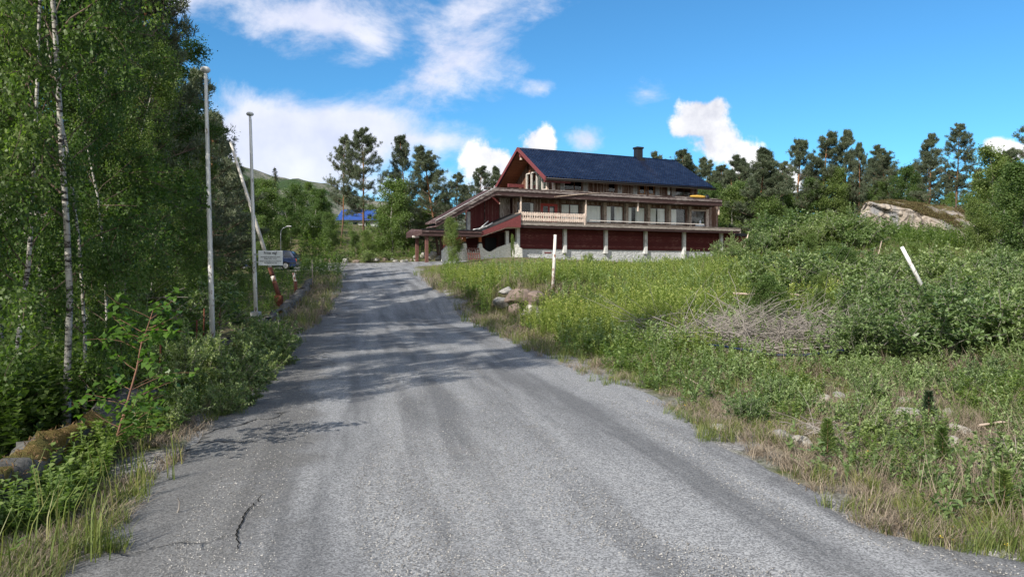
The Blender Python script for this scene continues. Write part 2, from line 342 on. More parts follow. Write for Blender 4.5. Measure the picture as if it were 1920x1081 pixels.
def bark(name, birch):
    m, n = newmat(name); v = OC(n)
    if birch:
        a = n.noise(n.mapping(v, (3, 3, 14)), 2.0, 5, .7, .4); b = n.noise(n.mapping(v, (6, 6, 3)), 1.6, 6, .7)
        col = n.mix(n.ramp(b, [(.3, 0.0), (.7, 1.0)]), (.27, .25, .22), (.52, .50, .46))
        col = n.mix(n.ramp(a, [(.50, 0.0), (.58, 1.0)]), col, (.035, .03, .028)); h = a
    else:
        a = n.noise(n.mapping(v, (6, 6, 2)), 4.0, 6, .7)
        z = n.sep(v)[2]; k = n.ramp(n.m('DIVIDE', z, 10.0), [(.15, 0.0), (.55, 1.0)])
        col = n.mix(k, (.13, .085, .065), (.36, .17, .08)); col = n.mix(n.ramp(a, [(.35, .8), (.6, 0.0)]), col, (.04, .03, .025)); h = a
    finish(n, col, .85, .15, h, .6, .02); return m
M['birch_bark'] = bark('birch_bark', True); M['pine_bark'] = bark('pine_bark', False)
M['limb'] = mat_plain('dark_limb_bark', (.12, .09, .07), .9, .1, .35, 4, .2)
M['twig'] = mat_plain('grey_dead_twigs', (.25, .225, .205), .85, .1, .35, 4, .2)
M['red_twig'] = mat_plain('reddish_sapling_bark', (.19, .10, .07), .7, .2, .3, 20)
M['birch_leaf'] = mat_leaf('birch_leaves', [(0, (.034, .066, .016)), (.5, (.072, .130, .028)), (1, (.14, .205, .055))], .45)
M['far_leaf'] = mat_leaf('broadleaf_crown', [(0, (.05, .09, .025)), (.6, (.105, .17, .045)), (1, (.18, .25, .08))], .42)
M['needle'] = mat_leaf('pine_needles', [(0, (.05, .068, .04)), (.6, (.10, .13, .075)), (1, (.18, .20, .12))], .2, .5, tint=(1.1, 1.3, .7))
M['spruce'] = mat_leaf('spruce_needles', [(0, (.012, .028, .012)), (.6, (.026, .052, .02)), (1, (.05, .09, .035))], .1, .55, tint=(1.1, 1.3, .7))
M['willow'] = mat_leaf('willow_leaves', [(0, (.08, .13, .04)), (.5, (.155, .23, .08)), (1, (.28, .35, .17))], .3, .42)
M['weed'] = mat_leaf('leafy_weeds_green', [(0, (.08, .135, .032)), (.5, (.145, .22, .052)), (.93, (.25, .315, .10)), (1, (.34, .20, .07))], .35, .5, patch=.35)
M['grass'] = mat_leaf('grass_blades', [(0, (.055, .10, .02)), (.6, (.105, .16, .035)), (1, (.24, .22, .10))], .3, .5, patch=.5)
M['straw'] = mat_leaf('dry_straw', [(0, (.16, .12, .09)), (.6, (.29, .235, .17)), (1, (.42, .36, .28))], .15, .8, tint=(1, 1, .9))
M['flower'] = mat_leaf('yellow_petals', [(0, (.75, .50, .02)), (1, (.85, .62, .03))], .2, .6, tint=(1, 1, .5))

# ------------------------------------------------------------------ ground, road, mountain
def ground_mat():
    m, n = newmat('ground_soil'); v = OC(n)
    ed = n.n('ShaderNodeAttribute', attribute_name='edge').outputs['Fac']       # metres from the road edge
    a = n.noise(v, 1.3, 8, .65); b = n.noise(v, 14, 6, .7); c = n.noise(v, 60, 3, .6)
    soil = n.mix(n.ramp(b, [(.3, 0.0), (.7, 1.0)]), (.085, .062, .045), (.22, .175, .13))
    moss = n.mix(n.ramp(b, [(.3, 0.0), (.7, 1.0)]), (.055, .075, .02), (.15, .17, .055))
    col = n.mix(n.ramp(a, [(.40, 0.0), (.60, 1.0)]), soil, moss)
    sp = n.n('ShaderNodeTexVoronoi', i_Scale=55.0); n.set(sp.inputs['Vector'], v)
    grav = n.mix(n.n('ShaderNodeSeparateColor', i_0=sp.outputs['Color']).outputs[0], (.12, .12, .125), (.42, .41, .41))
    k = n.m('ADD', ed, n.m('MULTIPLY', n.m('SUBTRACT', a, .5), 3.2))
    col = n.mix(n.ramp(n.m('DIVIDE', k, 2.0), [(.12, 1.0), (.45, 0.0)]), col, grav)
    finish(n, col, .95, .1, n.m('ADD', b, n.m('MULTIPLY', c, .6)), .9, .04); return m
def road_mat():
    m, n = newmat('worn_asphalt'); v = OC(n); x, y, z = n.sep(v)
    ac = n.n('ShaderNodeAttribute', attribute_name='across').outputs['Fac']     # 0 left edge .. 1 right edge
    cx_ = n.n('ShaderNodeCombineXYZ'); n.set(cx_.inputs[0], ac); n.set(cx_.inputs[1], n.m('MULTIPLY', y, .018))
    st = n.noise(cx_.outputs[0], 9, 5, .58, .0)                                   # wheel tracks
    big = n.noise(n.mapping(v, (1, .45, 1)), .55, 5, .6); mid = n.noise(v, 5, 6, .7)
    sp = n.n('ShaderNodeTexVoronoi', i_Scale=105.0); n.set(sp.inputs['Vector'], v); s1 = n.n('ShaderNodeSeparateColor', i_0=sp.outputs['Color']).outputs[0]
    fine = n.noise(v, 120, 3, .7)
    grav = n.mix(s1, (.135, .137, .145), (.425, .43, .445))
    asph = n.mix(s1, (.095, .097, .104), (.215, .218, .228))
    k = n.m('ADD', n.m('ADD', n.m('MULTIPLY', st, 1.2), n.m('MULTIPLY', big, .35)), n.m('MULTIPLY', mid, .14))
    col = n.mix(n.ramp(k, [(.70, 0.0), (.93, 1.0)]), asph, grav)
    # exposed old asphalt along the left side
    la = n.m('ADD', ac, n.m('MULTIPLY', n.m('SUBTRACT', n.noise(v, .7, 5, .65), .5), .5))
    col = n.mix(n.ramp(la, [(.17, .65), (.24, 0.0)]), col, n.mix(s1, (.085, .082, .08), (.17, .165, .16)))
    # cracks
    cr = n.n('ShaderNodeTexVoronoi', feature='DISTANCE_TO_EDGE', i_Scale=.55)
    wv = n.n('ShaderNodeVectorMath', operation='ADD'); n.set(wv.inputs[0], v)
    nc = n.n('ShaderNodeTexNoise', i_Scale=2.5, i_Detail=5.0); n.set(nc.inputs[0], v)
    ws = n.n('ShaderNodeVectorMath', operation='SCALE'); n.set(ws.inputs[0], nc.outputs[1]); ws.inputs['Scale'].default_value = .6; n.t.links.new(ws.outputs[0], wv.inputs[1])
    n.t.links.new(wv.outputs[0], cr.inputs['Vector'])
    ck = n.m('MULTIPLY', n.m('MULTIPLY', n.ramp(cr.outputs[0], [(.006, 1.0), (.014, 0.0)]), n.ramp(ac, [(.12, 1.0), (.30, 0.0)])), n.ramp(n.noise(v, .5, 3), [(.48, 0.0), (.56, 1.0)]))
    col = n.mix(ck, col, (.02, .02, .02))
    col = n.mix(n.ramp(n.noise(v, 1.1, 6, .7), [(.62, 0.0), (.78, .5)]), col, (.19, .155, .12))    # brown soil dragged on
    h = n.m('SUBTRACT', n.m('ADD', n.m('MULTIPLY', s1, .9), n.m('MULTIPLY', fine, .6)), n.m('MULTIPLY', ck, 3.0))
    finish(n, col, .9, .25, h, 1.0, .012); return m
nx, ny = 460, 460
gx = 6 * np.sinh(np.linspace(-6, 6, nx)) ; gy = 14 + 6.5 * np.sinh(np.linspace(-6, 6, ny))
GX, GY = np.meshgrid(gx, gy); rd = roaddist(GX, GY)
GZ = Zt(GX, GY) - .05 * np.clip(rd / .35 + .3, 0, 1)
idx = np.arange(nx * ny).reshape(ny, nx)
Fq = np.stack([idx[:-1, :-1], idx[:-1, 1:], idx[1:, 1:], idx[1:, :-1]], -1).reshape(-1, 4)
me = npmesh('ground', np.stack([GX, GY, GZ], -1).reshape(-1, 3), Fq, smooth=True)
a_ = me.attributes.new('edge', 'FLOAT', 'POINT'); a_.data.foreach_set('value', np.clip(-rd, -1, 50).ravel().astype(np.float32))
tag(link('ground', me, ground_mat()), kind='structure')
ry = np.concatenate([np.arange(-8, 16, .12), np.arange(16, 63, .35)]); nc = 72; tt = np.linspace(-.05, 1.05, nc)
L = xl(ry) - .25 + .35 * (fbm(ry * .9, ry * 0, 21) - .5); Rr = xr(ry) + .25 + .45 * (fbm(ry * .9, ry * 0 + 5, 22) - .5)
RX = L[:, None] + (Rr - L)[:, None] * tt[None]; RY = np.repeat(ry[:, None], nc, 1)
RZ = Zbase(RX, RY) + .004 - .09 * np.clip(-tt / .05, 0, 1)[None] - .09 * np.clip((tt - 1) / .05, 0, 1)[None] + .012 * (fbm(RX * 1.5, RY * .7, 31) - .5) \
     - .012 * (np.exp(-((tt - .33) / .06) ** 2) + np.exp(-((tt - .68) / .06) ** 2))[None] + .01
idx = np.arange(RX.size).reshape(RX.shape)
Fq = np.stack([idx[:-1, :-1], idx[:-1, 1:], idx[1:, 1:], idx[1:, :-1]], -1).reshape(-1, 4)
me = npmesh('road', np.stack([RX, RY, RZ], -1).reshape(-1, 3), Fq, smooth=True)
a_ = me.attributes.new('across', 'FLOAT', 'POINT'); a_.data.foreach_set('value', ((RX + .212 * RY + 1.55) / 4.8 + .03 * (fbm(RX * .15, RY * .12, 88) - .5)).ravel().astype(np.float32))
tag(link('road', me, road_mat()), kind='structure')
ck = []; cp = [(492, 932), (476, 948), (462, 962), (450, 978), (442, 995), (439, 1012), (441, 1030), (436, 1045)]
cp = [(a_[0] + (b_[0] - a_[0]) * t_ / 4 + 5 * (vnoise(k_ * 4 + t_, 0.5, 9) - .5) * 2, a_[1] + (b_[1] - a_[1]) * t_ / 4) for k_, (a_, b_) in enumerate(zip(cp[:-1], cp[1:])) for t_ in range(4)]
for i_, (u_, v_) in enumerate(cp):
    u_ = float(u_)
    D_ = 1.6 * F / (v_ - HV); x_ = (u_ - CX) / F * D_; hw_ = .002 + .004 * abs(math.sin(i_ * 1.7)) * math.sin(math.pi * i_ / (len(cp) - 1)); z_ = float(Zbase(x_, D_)[0]) + .022
    ck += [(x_ - hw_, D_, z_), (x_ + hw_, D_ + .004, z_)]
M['crack'] = mat_plain('dark_crack', (.012, .012, .012), .95, .05, .2, 30)
tag(MB().add(ck, [(2 * i_, 2 * i_ + 1, 2 * i_ + 3, 2 * i_ + 2) for i_ in range(len(cp) - 1)]).build('road_crack', M['crack']), kind='structure')
# mountain behind the left-hand wood
def mountain_mat():
    m, n = newmat('mountain_rock_and_birch'); v = OC(n); a = n.noise(v, .02, 8, .7)
    col = n.mix(n.ramp(a, [(.42, 0.0), (.58, 1.0)]), (.05, .085, .035), (.26, .25, .22)); finish(n, col, .95, .1, n.noise(v, .1, 8, .75), 1.0, 6.0); return m
mx_ = np.linspace(-900, 300, 220); my_ = np.linspace(450, 1100, 110); MX, MY = np.meshgrid(mx_, my_)
ridge = np.interp(MX / 700, [-1.3, -.9, -.6, -.45, -.39, -.33, -.28, -.25, -.2, -.1, .1, .4], [190, 170, 140, 118, 108, 97, 88, 82, 72, 62, 40, 10])
MZ = ridge * np.clip((MY - 450) / 250, 0, 1) ** .8 * np.clip((1100 - MY) / 300, 0, 1) + 26 * (fbm(MX / 60, MY / 60, 77, 6) - .5) * np.clip((MY - 450) / 120, 0, 1) - 2
idx = np.arange(MX.size).reshape(MX.shape); Fq = np.stack([idx[:-1, :-1], idx[:-1, 1:], idx[1:, 1:], idx[1:, :-1]], -1).reshape(-1, 4)
tag(link('mountain', npmesh('mountain', np.stack([MX, MY, MZ], -1).reshape(-1, 3), Fq, smooth=True), mountain_mat()), kind='structure')

# ------------------------------------------------------------------ the timber lodge (local frame: x along the front, y back, z up)
LX, LY, LA = 0.4, 66.0, R(25.5)
lodge = tag(empty('timber_lodge', (LX, LY, 0), LA), 'large weathered dark red timber lodge with blue tiled roof above the road', 'building')
def lw(s, t, z=0): return Vector((LX + math.cos(LA) * s - math.sin(LA) * t, LY + math.sin(LA) * s + math.cos(LA) * t, z))
def wall(name, mat, s0, s1, z0, z1, t, th, ops, parent=lodge):
    """wall in the plane y=t with rectangular openings (s0,s1,z0,z1)"""
    mb = MB(); ops = sorted(ops); cur = s0
    for a, b, c, d in ops:
        if a > cur: mb.box(cur, a, t, t + th, z0, z1)
        if c > z0: mb.box(a, b, t, t + th, z0, c)
        if d < z1: mb.box(a, b, t, t + th, d, z1)
        cur = b
    if cur < s1: mb.box(cur, s1, t, t + th, z0, z1)
    return mb.build(name, mat, parent)
# foundation and ground floor
mb = MB(); mb.box(-.35, 29.6, .12, 13, .8, 3.38)
mb.build('foundation', M['foundation'], lodge, .03)
cols = [0.11, 5.11, 9.74, 14.51, 19.39, 24.39]
for i in range(6):
    e = cols[i + 1] if i < 5 else 29.3
    MB().box(cols[i] + .165, e - .165, .05, .22, 3.383, 5.3).build('ground_floor_wall', M['red_h'], lodge)
MB().box(29.28, 29.45, .22, 12.5, 3.383, 5.3).build('ground_floor_wall', M['red_h'], lodge)
MB().box(-.05, .12, .22, 12.5, 3.383, 5.3).build('ground_floor_wall', M['red_h'], lodge)
for i, s in enumerate(cols):
    mb = MB().box(s - .17, s + .17, -.22, .14, 3.02 - (.75 if i == 4 else 0), 5.32)
    mb.build('column', M['column'], lodge, .015)
MB().box(29.1, 29.45, -.2, .16, 2.9, 5.05).build('column', M['post'], lodge, .01)
MB().box(3.0, 3.75, .095, .135, 2.98, 3.10).build('vent_grille', M['verge'], lodge)
# right-hand single-storey end: sloping parapet board beyond the deck
MB().prism([(26.05, 5.1), (29.5, 5.02), (29.5, 5.16), (26.05, 5.5)], -.05, 6).build('low_roof', M['black'], lodge)
# deck slab and its timber edge
mb = MB().box(-.2, 26.0, -1.1, 12, 5.36, 5.70); mb.build('deck', M['black'], lodge)
MB().box(-.2, 26.03, -1.2, -1.1, 5.50, 5.86).build('deck_edge', M['slab'], lodge)
MB().box(-.15, 25.98, -1.13, -1.06, 5.28, 5.498).build('deck_edge', M['fascia_dark'], lodge)
MB().box(26.0, 26.1, -1.2, 11, 5.3, 5.84).build('deck_edge', M['slab'], lodge)
# loose splintered boards and gutter lying on the deck edge
for k in range(22):
    s = random.uniform(7, 25.3); l = random.uniform(.8, 3); y = -1.16 + random.random() * .7
    MB().box(s, min(s + l, 26), y, y + .1, 5.865, 5.875 + random.random() * .05).build('loose_board', M['slab'], lodge)
MB().box(7.4, 21.5, -.75, -.66, 6.12, 6.2).build('sill_rail', M['frame_pale'], lodge)
# balcony railing of scalloped boards
mb = MB()
def picket(s, w_=.225):
    z0, z1, h = 5.90, 6.72, w_ / 2
    p = [(s - h, z0 + .08), (s - h * .5, z0), (s + h * .5, z0), (s + h, z0 + .08), (s + h, z0 + .24), (s + h * .38, z0 + .36), (s + h * .38, z0 + .42), (s + h, z0 + .54),
         (s + h, z1 - .12), (s + h * .45, z1), (s - h * .45, z1), (s - h, z1 - .12), (s - h, z0 + .54), (s - h * .38, z0 + .42), (s - h * .38, z0 + .36), (s - h, z0 + .24)]
    mb.prism(p, -1.21, -1.185)
s = -.12
while s < 6.5: picket(s); s += .235
mb.build('railing_boards', M['pale'], lodge)
MB().box(-.25, 6.6, -1.183, -1.12, 6.52, 6.60).box(-.25, 6.6, -1.183, -1.12, 6.02, 6.1).build('railing_rail', M['post'], lodge)
MB().box(-.30, -.2, -1.22, -1.1, 5.55, 6.85).build('railing_post', M['pale'], lodge)
MB().box(6.6, 6.72, -1.22, -1.1, 5.65, 6.8).build('railing_post', M['pale'], lodge)
MB().box(-.29, -.2, -1.1, .7, 6.5, 6.62).build('railing_rail', M['post'], lodge)
MB().box(.2, 6.6, -1.1, -1.06, 6.78, 6.82).build('handrail', M['black'], lodge)
# first-floor wall, windows, curtains
T2 = .8; ZB, ZT = 6.05, 7.85
bays = [(7.75, 9.85), (10.25, 12.45), (12.9, 15.1), (15.6, 17.75), (18.2, 20.4), (20.95, 23.0)]
ops2 = [(.44, 2.3, 6.35, ZT), (2.95, 4.8, 5.72, 7.75), (5.2, 7.3, 6.15, ZT)] + [(a, b, ZB, ZT) for a, b in bays]
wall('first_floor_wall', M['brown_v'], .0, 24.73, 5.70, 8.75, T2, .16, ops2)
MB().box(24.57, 24.73, T2 + .16, 12, 5.70, 8.75).build('first_floor_wall', M['brown_v'], lodge)
MB().box(0, .16, T2 + .16, 12, 5.70, 8.75).build('first_floor_wall', M['red_v'], lodge)
MB().box(.2, 24.5, 5.0, 5.1, 5.72, 8.7).build('inner_wall', M['room_shade'], lodge)
MB().box(.2, 24.5, T2 + .2, 5.0, 5.705, 5.73).build('inner_floor', M['room_shade'], lodge)
def curtain_bm(s0, s1, z0, z1, t, seed):
    r = random.Random(seed); n = max(8, int((s1 - s0) * 34)); vs = []; fs = []
    for i in range(n + 1):
        s = s0 + (s1 - s0) * i / n; y = t + .05 * math.sin(i * 1.05 + r.random() * .8) + .02 * r.random()
        vs += [(s, y, z1), (s + .02 * r.random(), y * 1.0 + .02, z0 + .03 * r.random())]
        if i: b = 2 * i; fs.append((b - 2, b - 1, b + 1, b))
    return MB().add(vs, fs, True)
def window(s0, s1, z0, z1, t, fm, curts=(), mull=(), fw=.07, parent=lodge, label=None):
    mb = MB(); y0, y1 = t + .03, t + .11
    mb.box(s0, s0 + fw, y0, y1, z0, z1).box(s1 - fw, s1, y0, y1, z0, z1).box(s0 + fw, s1 - fw, y0, y1, z1 - fw, z1).box(s0 + fw, s1 - fw, y0, y1, z0, z0 + fw)
    for q in mull: mb.box(q - fw / 2, q + fw / 2, y0, y1, z0 + fw, z1 - fw)
    w_ = mb.build('window', M[fm], parent)
    if label: w_['label'] = label
    MB().box(s0 + fw, s1 - fw, t + .062, t + .068, z0 + fw, z1 - fw).build('pane', M['glass'], w_)
    for i, (a, b) in enumerate(curts):
        curtain_bm(a, b, z0 + .04 + .1 * (i % 2), z1 - .12, t + .12, hash((round(a * 10), i))).build('curtain', M['curtain'], w_)
    return w_
window(.44, 2.3, 6.35, ZT, T2, 'window_frame', [(1.95, 2.28)])
window(5.2, 7.3, 6.15, ZT, T2, 'window_frame', [(5.25, 6.15), (6.3, 7.2)], (6.2,))
ct = [[(7.8, 9.8)], [(10.28, 11.0), (11.45, 12.4)], [(12.95, 13.45), (14.0, 15.05)], [(15.65, 16.5), (16.75, 17.7)], [(18.25, 19.2)], []]
for (a, b), c in zip(bays, ct): window(a, b, ZB, ZT, T2, 'window_frame' if c else 'pale' if False else 'window_frame', c)
# balcony door, bright red
mb = MB().box(2.95, 3.22, T2 + .0, T2 + .12, 5.72, 7.75).box(4.53, 4.8, T2, T2 + .12, 5.72, 7.75).box(3.22, 4.53, T2, T2 + .12, 7.52, 7.75).box(3.22, 4.53, T2, T2 + .12, 5.72, 6.3)
mb.box(3.80, 3.95, T2, T2 + .12, 6.3, 7.52)
d_ = mb.build('balcony_door', M['red_frame'], lodge, .008); MB().box(3.22, 3.80, T2 + .05, T2 + .056, 6.3, 7.52).box(3.95, 4.53, T2 + .05, T2 + .056, 6.3, 7.52).build('pane', M['glass'], d_)
curtain_bm(4.05, 4.5, 5.8, 7.4, T2 + .3, 3).build('curtain', M['curtain'], d_)
# timber posts between the windows, standing proud
for s in (7.55, 10.05, 12.66, 15.36, 18.0, 20.68):
    MB().box(s - .15, s + .15, T2 - .35, T2 - .003, 5.87, 8.1).build('window_post', M['post'], lodge, .01)
for s in (.02, 6.95, 12.98, 23.3): MB().box(s - .06, s + .06, -.95, -.83, 5.72 if s < 10 else 7.2, 8.1).build('canopy_post', M['pale'], lodge)
MB().box(23.05, 23.4, T2 - .06, T2 - .003, 5.9, 7.9).build('wall_panel', M['pale'], lodge)
MB().box(20.9, 23.0, T2 - .045, T2 - .003, 7.65, 7.8).build('window_head', M['pale'], lodge)
# belt roof between first and second floor
mb = MB().prism([(-2.5, 8.12), (23.3, 8.12), (23.3, 8.20), (-2.5, 8.20)], -1.1, T2 + .2)
mb.build('belt_soffit', M['fascia_dark'], lodge)
mb = MB().add([(-2.55, -1.1, 8.76), (23.35, -1.1, 8.76), (23.35, 1.6, 9.1), (-2.55, 1.6, 9.1), (-2.55, -1.1, 8.70), (23.35, -1.1, 8.70), (23.35, 1.6, 9.04), (-2.55, 1.6, 9.04)],
              [(0, 1, 2, 3), (7, 6, 5, 4), (0, 4, 5, 1), (1, 5, 6, 2), (3, 2, 6, 7), (0, 3, 7, 4)]); mb.build('belt_roof', M['fascia_dark'], lodge)
MB().box(-2.6, 23.4, -1.2, -1.1, 8.10, 8.46).build('belt_edge', M['fascia_dark'], lodge)
MB().box(-2.62, 23.42, -1.26, -1.1, 8.463, 8.79).build('belt_edge', M['fascia'], lodge)
MB().box(23.4, 23.5, -1.2, 10, 8.1, 8.77).build('belt_edge', M['fascia'], lodge)
for k in range(30):
    s = random.uniform(2, 22.6); l = random.uniform(.7, 2.6); y = random.uniform(-1.22, -.6)
    MB().box(s, min(s + l, 23.3), y, y + .1, 8.80 + (y + 1.2) * .1, 8.82 + (y + 1.2) * .1 + random.random() * .04).build('loose_board', M['slab'], lodge)
MB().tube([(3.3, -1.3, 8.2), (7.6, -1.28, 8.72), (8.8, -1.24, 8.83)], .035, 6).build('hanging_batten', M['post'], lodge)
# long roof slope going down on the left of the front
def rslab(name, mat, p0, p1, th, y0, y1, parent=lodge):
    (a, za), (b, zb) = p0, p1
    return MB().prism([(a, za - th), (b, zb - th), (b, zb), (a, za)], y0, y1).build(name, mat, parent)
rslab('left_roof_slope', M['fascia_dark'], (-8.2, 5.62), (-2.55, 8.76), .14, -1.09, 1.9)
MB().prism([(-8.25, 5.12), (-2.6, 8.1), (-2.6, 8.46), (-8.25, 5.36)], -1.2, -1.09).build('rake_board', M['fascia_dark'], lodge)
MB().prism([(-8.3, 5.363), (-2.6, 8.463), (-2.62, 8.79), (-8.3, 5.64)], -1.26, -1.09).build('rake_board', M['fascia'], lodge)
MB().prism([(-8.3, 5.643), (-2.62, 8.793), (-2.62, 8.825), (-8.3, 5.675)], -1.28, -1.18).build('roof_flashing', M['column'], lodge)
rslab('roof_underside', M['fascia_dark'], (-8.15, 5.2), (-2.5, 8.2), .05, -1.08, 1.88)
MB().prism([(-4.0, 4.95), (-.05, 4.95), (-.05, 8.55), (-1.8, 8.50), (-4.0, 7.3)], 1.5, 1.66).build('side_wall', M['red_v'], lodge)
MB().box(-4.0, -3.84, 1.66, 2.6, 4.95, 7.2).build('side_wall', M['red_v'], lodge)
MB().box(-1.05, .0, 1.3, 1.49, 5.7, 8.3).build('side_wall', M['grey_v'], lodge)
MB().box(-2.6, -2.5, 1.46, 1.498, 5.0, 7.8).build('cover_strip', M['fascia_dark'], lodge)
MB().box(-4.35, -4.05, 1.3, 1.6, 4.9, 6.75).build('corner_column', M['column'], lodge, .01)
# skirt roof below it, red verge, and entrance canopy
M['skirt'] = mat_plain('black_roofing_felt', (.05, .05, .055), .6, .4, .4, 4, .2)
rslab('skirt_roof', M['skirt'], (-4.1, 4.98), (-.15, 6.62), .16, -1.3, 4.6)
MB().prism([(-4.15, 4.42), (-1.5, 5.28), (-.18, 5.28), (-.18, 6.42), (-1.5, 5.85), (-4.15, 4.80)], -1.32, -1.2).build('skirt_verge', M['verge'], lodge)
MB().prism([(-4.1, 4.34), (-1.5, 5.2), (-.2, 5.24), (-.2, 5.30), (-1.5, 5.27), (-4.1, 4.40)], -1.2, 4.5).build('skirt_soffit', M['pale'], lodge)
mb = MB()
for a, b in (((-4.2, -1.36, 5.1), (-3.4, -1.30, 5.75)), ((-4.4, -1.36, 5.02), (-3.1, -1.34, 5.5)), ((-4.9, -1.36, 4.96), (-4.0, -1.34, 5.12)), ((-3.7, -1.35, 5.2), (-3.0, -1.34, 5.62))):
    mb.tube([a, b], .045, 6)
mb.build('bent_flashing', M['steel'], lodge)
can = MB().box(-9.5, -4.1, -1.25, 1.5, 4.78, 4.90).build('entrance_canopy', M['fascia_dark'], lodge)
MB().box(-9.6, -4.1, -1.36, -1.25, 4.34, 4.64).build('canopy_edge', M['fascia_dark'], can)
MB().box(-9.62, -4.08, -1.42, -1.25, 4.643, 4.86).build('canopy_edge', M['fascia_dark'], can)
MB().box(-9.5, -4.12, -1.24, 1.5, 4.40, 4.46).build('canopy_soffit', M['fascia_dark'], can)
MB().box(-9.66, -4.1, -1.46, -1.3, 4.865, 4.93).build('gutter', M['black'], can)
MB().add([(-9.6, -1.36, 4.42), (-9.6, 1.5, 4.42), (-10.1, 1.5, 4.25), (-10.1, -.6, 4.25), (-9.6, -1.36, 4.86), (-9.6, 1.5, 5.05), (-10.1, 1.5, 4.7), (-10.1, -.6, 4.62)],
         [(0, 1, 2, 3), (4, 7, 6, 5), (0, 3, 7, 4), (3, 2, 6, 7), (2, 1, 5, 6)]).build('canopy_end', M['fascia_dark'], can)
MB().box(-10.2, -9.63, -.7, -.55, 4.2, 4.36).build('canopy_bracket', M['frame_pale'], can)
for s, t in ((-9.05, -1.0), (-9.3, .9), (-6.9, 1.2)):
    g = Z1(*lw(s, t)[:2])
    MB().box(s - .13, s + .13, t - .13, t + .13, g - .1, 4.46).build('canopy_post', M['post_brown'], can, .01)
# set-back entrance wall behind the scalloped parapet
MB().box(-5.9, -.4, 3.3, 3.5, 2.0, 4.9).build('entrance_wall', M['red_h'], lodge)
MB().box(-1.75, -.6, 3.2, 3.298, 2.6, 4.5).build('entrance_door', M['black'], lodge)
for s in (-5.14, -3.62):
    MB().box(s - .12, s + .12, -.02, .2, 3.95, 4.42).build('parapet_post', M['post_orange'], lodge)
    MB().box(s - .13, s + .13, -.03, .21, 3.78, 3.95).build('post_shoe', M['black'], lodge)
MB().box(-1.05, -.75, .0, .28, 2.4, 5.0).build('corner_column', M['column'], lodge, .01)
# scalloped parapet
pr = []
def sag(s0, z0, s1, z1, dip, n=9):
    return [(s0 + (s1 - s0) * i / n, z0 + (z1 - z0) * i / n - dip * math.sin(math.pi * i / n)) for i in range(n + 1)]
top = [(-7.3, 2.6), (-7.3, 3.1)] + sag(-6.9, 3.55, -6.7, 3.6, 0, 1) + sag(-6.45, 3.5, -5.35, 3.45, .35) + [(-5.28, 3.8), (-5.0, 3.8)] + sag(-4.93, 3.45, -3.83, 3.45, .38) + [(-3.76, 3.8), (-3.48, 3.8)] + sag(-3.41, 3.45, -2.1, 3.35, .32) + sag(-1.8, 3.5, -.6, 3.9, .0, 3) + [(-.4, 3.9)]
vs = []; fs = []
for i, (s, z) in enumerate(top):
    vs += [(s, -.05, 1.6), (s, -.05, z), (s, .22, z), (s, .22, 1.6)]
    if i: b = 4 * i; fs += [(b - 4, b, b + 1, b - 3), (b - 3, b + 1, b + 2, b - 2), (b - 2, b + 2, b + 3, b - 1)]
n_ = 4 * (len(top) - 1); fs += [(0, 1, 2, 3), (n_ + 3, n_ + 2, n_ + 1, n_)]
MB().add(vs, fs).build('scalloped_parapet', M['whitewall'], lodge)
MB().prism([(-.62, 1.6), (.45, 1.6), (.35, 3.4), (.1, 3.5), (-.1, 3.9), (-.45, 4.0)], -.5, -.24).build('plaster_buttress', M['whitewall'], lodge)
# second-floor wall, windows, shutters
T3 = 1.6; W3 = [(6.02, 8.04), (11.13, 12.0), (14.95, 15.67), (16.05, 16.83), (18.5, 19.06), (19.6, 21.6)]
wall('second_floor_wall', M['brown_v'], 5.0, 22.57, 9.0, 10.95, T3, .16, [(a, b, 9.25, 10.28) for a, b in W3])
MB().box(22.41, 22.57, T3 + .16, 10.4, 9.0, 10.95).build('second_floor_wall', M['brown_v'], lodge)
MB().box(5.2, 22.3, 5.4, 5.5, 9.0, 11.4).build('inner_wall', M['room_shade'], lodge)
MB().box(5.2, 22.3, T3 + .2, 5.4, 9.02, 9.06).build('inner_floor', M['room_shade'], lodge)
for i, (a, b) in enumerate(W3):
    window(a, b, 9.25, 10.28, T3, 'window_frame' if i not in (2, 3) else 'orange_wood', [(a + .1, a + .4)] if i == 4 else (), ((a + b) / 2 + .15,) if b - a > 1.8 else (), .07)
for s in (5.8, 8.42, 9.9, 12.5, 14.4, 17.2, 19.32):
    if s == 9.9: continue
    mb = MB().box(s - .22, s - .17, T3 - .06, T3 - .01, 9.15, 10.35).box(s + .17, s + .22, T3 - .06, T3 - .01, 9.15, 10.35).box(s - .17, s + .17, T3 - .06, T3 - .01, 10.29, 10.35).box(s - .17, s + .17, T3 - .06, T3 - .01, 9.15, 9.21)
    z = 9.23
    while z < 10.27: mb.add([(s - .17, T3 - .055, z), (s + .17, T3 - .055, z), (s + .17, T3 - .015, z + .05), (s - .17, T3 - .015, z + .05)], [(0, 1, 2, 3)]); z += .06
    mb.build('shutter', M['column'], lodge)
